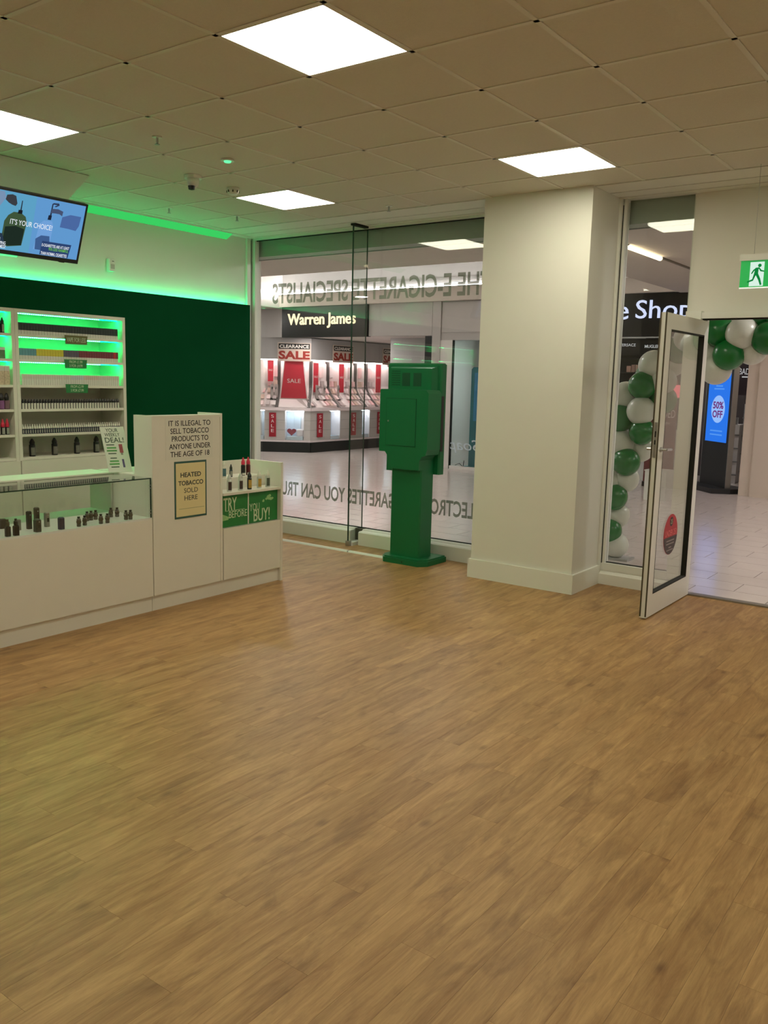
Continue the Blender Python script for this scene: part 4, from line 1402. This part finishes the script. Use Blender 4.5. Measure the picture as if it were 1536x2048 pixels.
for k in range(5):
    o = pr if k == 0 else dup(pr, (0, 0, 0))
    put(o, (FX, .81 + k * .037, 1.12), 'black bottle with crimson cap on the fifth shelf of left bay, %s of five' % nth(k), 'bottle', 'crimson capped bottles in the left bay')


def price_sign(yc, zc, col, lines, label):
    t = thing('price_sign', label, 'price sign', (SX1 + .02, yc, zc))
    U_ = Y_
    O = Vector((SX1 + .012, yc, zc))
    MB().prism([(-.105, .035), (.105, .035), (.098, -.035), (-.098, -.035)], O, Y_, Z_, X_, 0, .004).build('card', col, t)
    nl = len(lines)
    for i_, s_ in enumerate(lines):
        h_ = .036 if nl == 1 else .022
        z0 = -.018 if nl == 1 else (.005 if i_ == 0 else -.026)
        w_ = .175 if nl == 1 else .12
        text('lettering', s_, mat('price_print', S(196, 214, 180), .6), t, O + Y_ * (-w_ / 2) + Z_ * z0 + X_ * .0045, Y_, Z_, w_, h_, .0006)


G1 = mat('sign_green', S(28, 120, 60), .5)
G2 = mat('sign_olive', S(96, 92, 44), .5)
price_sign(1.555, 1.868, G2, ['VAPE FOR LESS'], 'olive shelf sign reading VAPE FOR LESS')
price_sign(1.545, 1.676, G1, ['FROM £1.99', '3 FOR £4.99'], 'green shelf price sign on the second shelf')
price_sign(1.550, 1.478, G1, ['FROM £2.99', '3 FOR £7.99'], 'green shelf price sign on the third shelf')

# ------------------------------------------------------------------ counter: glazed display section
CX = -1.73
cn = thing('display_counter', 'long white counter section with a glass display case', 'counter', (-2.05, .1, 0))
CB = -2.40
CY0 = -1.6
B(CB, CX, CY0, 1.008, .108, .640).build('front_panel', LAMI, cn)
B(CB + .03, CX - .018, CY0, 1.008, 0, .108).build('toe_kick', LAMI, cn)
B(CB, CX - .002, CY0, 1.008, .640, .652).build('display_deck', mat('deck_white', S(226, 228, 222), .25), cn)
B(-2.16, -2.148, CY0, 1.0, .652, .912).build('rear_glass', GLASS2, cn)
B(CX - .010, CX - .004, CY0, 1.0, .652, .915).build('front_glass', GLASS2, cn)
B(-2.15, CX - .003, CY0, 1.004, .915, .923).build('top_glass', GLASS2, cn)
B(CX - .003, CX - .001, CY0, 1.004, .915, .923).build('glass_edge', GEDGE, cn)
B(CX - .011, CX - .003, 1.000, 1.006, .652, .915).build('glass_edge', GEDGE, cn)
B(CB, -2.148, CY0, 1.008, .895, .928).build('worktop', LAMI, cn)
B(CB, -2.16, .995, 1.008, .652, .895).build('end_panel', LAMI, cn)
for z in (.68, .70, .85, .87):
    B(CX - .012, CX - .002, .994, 1.000, z, z + .006).build('clip', METAL, cn)

# till screen (tall section)
tw = thing('till_screen', 'tall white counter tower carrying two notices', 'counter', (-1.9, 1.33, 0))
B(-2.34, CX + .004, 1.012, 1.034, .108, .93).build('side_panel', LAMI, tw)
B(-2.34, CX + .004, 1.622, 1.642, .108, .93).build('side_panel', LAMI, tw)
B(-1.915, CX + .004, 1.012, 1.034, .93, 1.335).build('upper_side', LAMI, tw)
B(-1.965, CX + .004, 1.622, 1.642, .93, 1.342).build('upper_side', LAMI, tw)
B(CX - .022, CX, 1.034, 1.622, .108, 1.318).build('front_panel', LAMI, tw)
B(CX - .10, CX + .004, 1.034, 1.622, 1.318, 1.334).build('top_rail', LAMI, tw)
B(-2.34, CX - .02, 1.034, 1.622, .90, .93).build('worktop', LAMI, tw)
B(-2.31, CX - .018, 1.012, 1.642, 0, .108).build('toe_kick', LAMI, tw)

# tester station
ts = thing('tester_station', 'white tester cabinet with green Try before you buy panels', 'counter', (-2.0, 1.96, 0))
TY0, TY1 = 1.644, 2.285
B(-2.09, CX + .004, TY1 - .024, TY1, 0, .948).build('side_panel', LAMI, ts)
B(-2.09, CX - .02, TY0, TY0 + .012, .108, .93).build('side_panel', LAMI, ts)
B(-2.11, -2.09, TY0, TY1, .108, .948).build('back_panel', LAMI, ts)
B(-2.09, CX + .002, TY0 + .012, TY1 - .024, .738, .757).build('shelf', LAMI, ts)
B(-2.09, -1.90, TY0 + .012, TY1 - .024, .757, .840).build('riser', LAMI, ts)
B(-2.09, CX, TY0 + .012, TY1 - .024, .108, .480).build('front_panel', LAMI, ts)
B(-2.09, CX + .001, TY0 + .012, TY1 - .024, .480, .494).build('mid_rail', LAMI, ts)
B(-2.05, CX - .02, TY0, TY1 - .024, 0, .108).build('toe_kick', LAMI, ts)
B(-2.09, CX - .04, TY0 + .012, TY1 - .024, .494, .738).build('screen_back', LAMI, ts)
TGRN = mat('panel_green', S(34, 122, 56), .4, var=.30, scale=9)
YM = 1.936
TXM = mat('panel_print', S(206, 222, 186), .6)
LEAF = mat('panel_smoke', S(150, 196, 130), .6, var=.3, scale=40)
for (a, b) in ((TY0 + .014, YM - .004), (YM + .004, TY1 - .028)):
    pnl = B(CX - .040, CX - .030, a, b, .496, .736).build('printed_panel', TGRN, ts)
    if a < YM - .1:
        text('lettering', 'TRY', TXM, pnl, (CX - .0298, 1.682, .620), Y_, Z_ + Y_ * 0, .135, .095, .001, bold=.01)
        text('lettering', 'BEFORE', TXM, pnl, (CX - .0298, 1.738, .560), Y_, Z_, .185, .052, .001)
        B(CX - .030, CX - .0294, 1.70, 1.90, .615, .618).build('rule', TXM, pnl)
        MB().prism([(1.66, .60), (1.70, .585), (1.74, .57), (1.73, .55), (1.66, .545)], (CX - .030, 0, 0), Y_, Z_, X_, 0, .0005).build('smoke_print', LEAF, pnl)
    else:
        text('lettering', 'YOU', TXM, pnl, (CX - .0298, 1.952, .590), Y_, Z_, .105, .058, .001)
        text('lettering', 'BUY!', TXM, pnl, (CX - .0298, 1.995, .505), Y_, Z_, .175, .098, .001, bold=.01)
        for q in range(14):
            qa, qr = random.uniform(0, 6.28), random.uniform(.0, .07)
            cy, cz, rr = 2.155 + qr * math.cos(qa), .675 + .6 * qr * math.sin(qa), random.uniform(.008, .02)
            MB().prism([(cy + rr * math.cos(k * 1.047 + qa), cz + rr * .7 * math.sin(k * 1.047 + qa)) for k in range(6)], (CX - .030, 0, 0), Y_, Z_, X_, 0, .0004 + q * .00003).build('smoke_print', LEAF, pnl)
B(CX - .042, CX - .026, YM - .004, YM + .004, .496, .736).build('divider', LAMI, ts)
ob = B(-2.112, -2.10, 1.66, 1.95, .948, .985).build('green_glass_plate', mat('green_plate', S(70, 150, 100), .3, var=.3, scale=20))
tag(ob, 'low dark green plate behind the tester cabinet', 'plate')

# tester bottles
CLR = mat('bottle_clear', S(196, 200, 192), .2)
LBr = mat('label_brown', S(70, 52, 46), .5, var=.5, scale=80)
LGy = mat('label_yellow', S(186, 150, 64), .5, var=.4, scale=60)
LGn = mat('label_green_grey', S(80, 90, 74), .5, var=.4, scale=80)
LTl = mat('label_teal', S(70, 110, 116), .5, var=.4, scale=60)
specs = [('clear bottle with dark brown label, first in the front tester row', CLR, LBr, CLR, 1.766, 0), ('clear bottle with brown patterned label, second in the front tester row', CLR, LBr, CLR, 1.881, 0), ('black pointed bottle with gold label in the front tester row', BK, LGy, BK, 1.975, 0), ('clear bottle with yellow label in the front tester row', CLR, LGy, WHC, 2.080, 0), ('clear bottle with grey green label nearest the end panel', CLR, LGn, WHC, 2.173, 0),
         ('white bottle with teal label half hidden by the till screen', WHC, LTl, WHC, 1.870, 1), ('small dark bottle on the rear tester step', NAVY, LBG, BK, 1.945, 1), ('black bottle with red cap on the rear tester step', BK, LBW, PKC, 2.075, 1), ('dark red bottle with red cap on the rear tester step', mat('bottle_maroon', S(90, 26, 34), .3), LBW, PKC, 2.130, 1)]
for k, (lb, bm_, lm, cm_, y, rear) in enumerate(specs):
    small = k == 6
    bh = .092 if not small else .06
    pr = bottle('tester_bottle', bm_, bh if not rear else bh * .95, .018 if not small else .013, cm_, .040 if k not in (7, 8) else .055, lm, (.12, .8) if k < 7 else (.05, .25), .35, .75)
    put(pr, ((CX - .055) if not rear else -1.955, y, .757 if not rear else .840), lb, 'bottle', 'tester bottles')

# notices
t = thing('notice', 'white notice saying it is illegal to sell tobacco under 18', 'notice', (CX + .005, 1.34, 1.03))
B(CX + .0005, CX + .002, 1.128, 1.553, 1.030, 1.317).build('sheet', PAPER, t)
for k, (s_, y0, y1) in enumerate((('IT IS ILLEGAL TO', 1.155, 1.530), ('SELL TOBACCO', 1.170, 1.515), ('PRODUCTS TO', 1.182, 1.510), ('ANYONE UNDER', 1.158, 1.530), ('THE AGE OF 18', 1.168, 1.520))):
    text('lettering', s_, INK, t, (CX + .002, y0, 1.262 - k * .053), Y_, Z_, y1 - y0, .037, .0006, bold=.008)
t = thing('notice', 'cream framed notice reading HEATED TOBACCO SOLD HERE', 'notice', (CX + .005, 1.345, .615))
B(CX + .0005, CX + .003, 1.200, 1.490, .617, 1.017).build('border', mat('notice_border', S(50, 92, 84), .5), t)
B(CX + .003, CX + .004, 1.212, 1.478, .631, 1.003).build('sheet', mat('notice_cream', S(226, 212, 160), .6, var=.03), t)
NI = mat('notice_ink', S(52, 60, 56), .6)
for k, (s_, w_, z_, b_) in enumerate((('HEATED', .185, .905, .02), ('TOBACCO', .225, .848, .02), ('SOLD', .125, .795, 0), ('HERE', .118, .742, 0))):
    text('lettering', s_, NI, t, (CX + .004, 1.345 - w_ / 2, z_), Y_, Z_, w_, .033, .0006, bold=b_)
B(CX + .004, CX + .0045, 1.235, 1.465, .683, .686).build('small_print', mat('notice_small', S(150, 150, 110), .6), t)

# weekly deal card standing on the worktop
t = thing('deal_card', 'white show card reading YOUR WEEKLY DEAL on the counter', 'show card', (-2.09, 1.0, .928))
DO = Vector((-2.103, .944, .932))
DU = Vector((.049, .154, 0)).normalized()
DV = Vector((-.20, -.075, 1)).normalized()
DN = DU.cross(DV)
DW, DH = .165, .318
MB().obox(DO, DU, DV, DN, 0, DW, 0, DH, -.002, 0).build('card', mat('card_white', S(222, 228, 214), .5), t)
MB().prism([(.05, .004), (.115, .004), (.085, .24)], DO, DU, DV, DN, -.05, -.046).build('strut', PAPER, t)
GTX = mat('card_green_print', S(96, 168, 92), .6)
CDK = mat('card_dark_print', S(70, 92, 74), .6)
for (s_, a, w_, v, h_, m_) in (('YOUR', .035, .085, .280, .026, CDK), ('WEEKLY', .022, .105, .250, .024, CDK), ('DEAL!', .018, .130, .207, .036, CDK)):
    text('lettering', s_, m_, t, DO + DU * a + DV * v + DN * .0002, DU, DV, w_, h_, .0005, bold=.01)
for k, (a, b, v, m_) in enumerate(((.02, .075, .188, CDK), (.02, .085, .165, GTX), (.016, .086, .145, GTX), (.022, .078, .127, CDK), (.03, .075, .095, CDK), (.022, .085, .072, GTX), (.016, .086, .052, GTX), (.024, .08, .033, CDK))):
    MB().obox(DO, DU, DV, DN, a, b, v, v + (.011 if m_ is GTX else .007), 0, .0005).build('print_line', m_, t)
MB().obox(DO, DU, DV, DN, .105, .130, .135, .195, 0, .0006).build('product_print', mat('print_rose', S(170, 84, 92), .6, var=.4, scale=80), t)
MB().obox(DO, DU, DV, DN, .110, .124, .120, .135, 0, .0006).build('product_print', LBG, t)
MB().obox(DO, DU, DV, DN, .108, .122, .032, .090, 0, .0006).build('product_print', mat('print_slate', S(96, 90, 130), .6), t)
# card reader at the left edge
t = thing('card_reader', 'black card reader at the left edge on the worktop', 'card reader', (-2.28, .11, .928))
MB().obox((-2.26, -.02, .929), (0, 1, 0), Vector((-.45, 0, .9)).normalized(), Vector((.9, 0, .45)).normalized(), 0, .26, 0, .11, -.03, 0).build('body', BLACK, t)
MB().obox((-2.26, -.02, .929), (0, 1, 0), Vector((-.45, 0, .9)).normalized(), Vector((.9, 0, .45)).normalized(), .02, .24, .015, .095, 0, .003).build('display', mat('reader_glass', S(12, 12, 14), .15), t)

# ------------------------------------------------------------------ vapes in the glass case
STEEL = mat('tank_steel', S(104, 100, 94), .3, metal=.7)
SMOKE = mat('tank_glass', S(78, 70, 56), .15)


def tank(loc, label, s=1.0):
    t = thing('vape_tank', label, 'vape tank', loc, 'vape tanks in the glass case')
    x, y, z = loc
    MB().lathe([(.011 * s, 0), (.012 * s, .004 * s), (.012 * s, .014 * s), (.010 * s, .016 * s)], loc, 14).build('base', STEEL, t)
    MB().lathe([(.0105 * s, .016 * s), (.0135 * s, .022 * s), (.0135 * s, .030 * s), (.0105 * s, .036 * s)], loc, 14).build('glass', SMOKE, t)
    MB().lathe([(.011 * s, .036 * s), (.012 * s, .040 * s), (.010 * s, .045 * s)], loc, 14).build('top_cap', STEEL, t)
    MB().lathe([(.006 * s, .045 * s), (.008 * s, .050 * s), (.0075 * s, .056 * s)], loc, 12).build('mouthpiece', BLACK, t)
    return t


DZ = .6525
for k, (x, y, lb) in enumerate(((-1.772, .471, 'chrome vape tank right of the navy vape device'), (-1.784, .522, 'second chrome vape tank right of the navy vape device'), (-1.914, .630, 'left tank of three at the back of the case'), (-1.922, .666, 'middle tank of three at the back of the case'), (-1.924, .702, 'right tank of three at the back of the case'), (-1.765, .628, 'grey vape tank in the front middle of the case'), (-1.760, .674, 'bronze vape tank in the front middle of the case'), (-1.940, .832, 'left tank of the rear pair near the case end'), (-1.924, .870, 'right tank of the rear pair near the case end'), (-1.783, .835, 'left tank of the front pair near the case end'), (-1.776, .866, 'right tank of the front pair near the case end'), (-2.05, .095, 'vape tank on a dark device at the left edge'), (-2.09, .060, 'vape tank behind the red device at left edge'))):
    tank((x, y, DZ), lb, 1.12)


def mod(name, loc, w, d, h, m_, label, top=None, screen=True):
    t = thing(name, label, 'vape device', loc)
    x, y, z = loc
    MB().cbox(x - d / 2, x + d / 2, y - w / 2, y + w / 2, z, z + h, min(w, d) * .18).build('body', m_, t)
    if screen:
        B(x + d / 2 - .0005, x + d / 2 + .0008, y - w * .25, y + w * .25, z + h * .35, z + h * .62).build('screen', BLACK, t)
        MB().lathe([(.004, 0), (.004, .002)], (x + d / 2, y, z + h * .8), 10, 'x').build('button', METAL, t)
    if top:
        MB().lathe([(.010, 0), (.012, .006), (.012, .024), (.007, .028), (.007, .040)], (x, y, z + h), 12).build('tank', top, t)
    return t


mod('vape_mod', (-1.785, .195, DZ), .036, .042, .078, mat('mod_olive', S(58, 58, 50), .5), 'dark grey box vape mod in the front of the case')
mod('vape_mod', (-1.905, .335, DZ), .030, .028, .090, mat('mod_grey', S(150, 148, 138), .35, metal=.5), 'silver grey vape mod standing behind the dark box')
mod('vape_mod', (-1.765, .343, DZ), .034, .034, .075, mat('mod_navy', S(34, 34, 62), .4), 'navy blue vape device with side tank in the case', screen=False)
mod('vape_mod', (-1.909, .217, DZ), .028, .030, .110, mat('mod_black', S(44, 42, 36), .4), 'tall black vape mod with silver shoulder in the case')
mod('vape_mod', (-1.985, .316, DZ), .030, .030, .115, mat('mod_brown', S(60, 54, 44), .4), 'brown vape mod at the back of the case')
mod('vape_pen', (-1.768, -.005, DZ), .030, .026, .060, BLACK, 'black pod vape with grey tank, left of the front pair', top=SMOKE, screen=False)
mod('vape_pen', (-1.765, .045, DZ), .032, .028, .060, BLACK, 'black pod vape with dark tank, right of the front pair', top=BLACK, screen=False)
mod('vape_mod', (-1.915, .150, DZ), .026, .026, .066, mat('mod_mid_grey', S(120, 118, 108), .4), 'mid grey vape mod behind the black pod pair', screen=False)
mod('vape_mod', (-1.860, -.030, DZ), .034, .036, .060, mat('mod_red', S(140, 40, 34), .4), 'red vape device at the left edge of the case', top=BLACK, screen=False)
mod('vape_mod', (-2.03, .115, DZ), .040, .030, .06, mat('mod_black', S(44, 42, 36), .4), 'low black vape device at the back left of the case', screen=False)

# ------------------------------------------------------------------ green kiosk
kk = thing('kiosk', 'green free standing touchscreen kiosk seen from behind at the window', 'kiosk', (-1.40, 3.60, 0))
KX0, KX1 = -1.595, -1.165
MB().prism([(KX0 - .03, 3.50), (KX0 + .03, 3.425), (KX1 - .03, 3.425), (KX1 + .03, 3.50), (KX1 + .03, 3.80), (KX0 - .03, 3.80)], (0, 0, 0), X_, Y_, Z_, 0, .045).build('base', KGREEN, kk)
MB().prism([(KX0 - .02, 3.51), (KX0 + .035, 3.437), (KX1 - .035, 3.437), (KX1 + .02, 3.51), (KX1 + .02, 3.79), (KX0 - .02, 3.79)], (0, 0, 0), X_, Y_, Z_, .045, .058).build('base_top', KGREEN, kk)
MB().lathe([(.006, -.002), (.006, .001)], (-1.36, 3.425, .022), 10, 'y').build('bolt', DARK, kk)
MB().cbox(-1.552, -1.232, 3.50, 3.70, .058, 1.02, .012).build('column', KGREEN, kk)
MB().prism([(-1.660, .985), (-1.595, .985), (-1.560, .940), (-1.552, .84), (-1.232, .84), (-1.225, .925), (-1.20, .962), (-1.165, .975), (-1.150, 1.02), (-1.150, 1.50), (-1.175, 1.530), (-1.650, 1.530), (-1.660, 1.52)], (0, 0, 0), X_, Z_, Y_, 3.455, 3.66).build('housing', KGREEN, kk)
hatch = B(-1.585, -1.275, 3.4505, 3.456, 1.045, 1.450).build('hatch', KGREEN, kk)
for (a, b, c, d) in ((-1.589, -1.271, 1.041, 1.046), (-1.589, -1.271, 1.449, 1.454), (-1.589, -1.584, 1.041, 1.454), (-1.276, -1.271, 1.041, 1.454)):
    B(a, b, 3.4525, 3.4552, c, d).build('hatch_gap', KGREEN2, kk)
MB().lathe([(.008, -.004), (.008, .001)], (-1.562, 3.451, 1.255), 10, 'y').build('lock', METAL, hatch)
MB().cbox(-1.762, -1.182, 3.70, 3.79, .790, 1.762, .012).build('screen_case', KGREEN, kk)
B(-1.735, -1.21, 3.789, 3.794, .85, 1.74).build('display', mat('kiosk_display', S(14, 15, 18), .15), kk)
MB().add([(-1.72, 3.70, 1.52), (-1.22, 3.70, 1.52), (-1.22, 3.70, 1.735), (-1.72, 3.70, 1.735), (-1.69, 3.645, 1.52), (-1.25, 3.645, 1.52), (-1.25, 3.645, 1.715), (-1.69, 3.645, 1.715)], [(4, 5, 6, 7), (0, 1, 5, 4), (1, 2, 6, 5), (2, 3, 7, 6), (3, 0, 4, 7), (0, 3, 2, 1)]).build('rear_bulge', KGREEN, kk)
for q in range(7):
    B(-1.675, -1.585, 3.6425, 3.6455, 1.565 + q * .020, 1.572 + q * .020).build('vent_slot', KGREEN2, kk)
for xx in (-1.56, -1.44):
    B(xx, xx + .082, 3.6425, 3.6455, 1.560, 1.675).build('vent_grille', KGREEN2, kk)
B(-1.152, -1.148, 3.66, 3.70, 1.0, 1.48).build('side_recess', BLACK, kk)
B(-1.20, -1.155, 3.66, 3.70, 1.08, 1.25).build('printer_slot', BLACK, kk)
B(-1.165, -1.150, 3.665, 3.695, 1.34, 1.40).build('card_slot', METAL, kk)
# white cable trunking across the floor to the kiosk
t = thing('cable_trunking', 'thin white cable trunking along the floor to the kiosk', 'cable cover', (-2.6, 3.54, 0))
MB().prism([(3.525, 0), (3.535, .014), (3.560, .014), (3.570, 0)], (0, 0, 0), Y_, Z_, X_, -3.69, -1.635).build('cover', UPVC, t)
B(-2.06, -2.05, 3.524, 3.571, 0, .0148).build('joint', GREY, t)
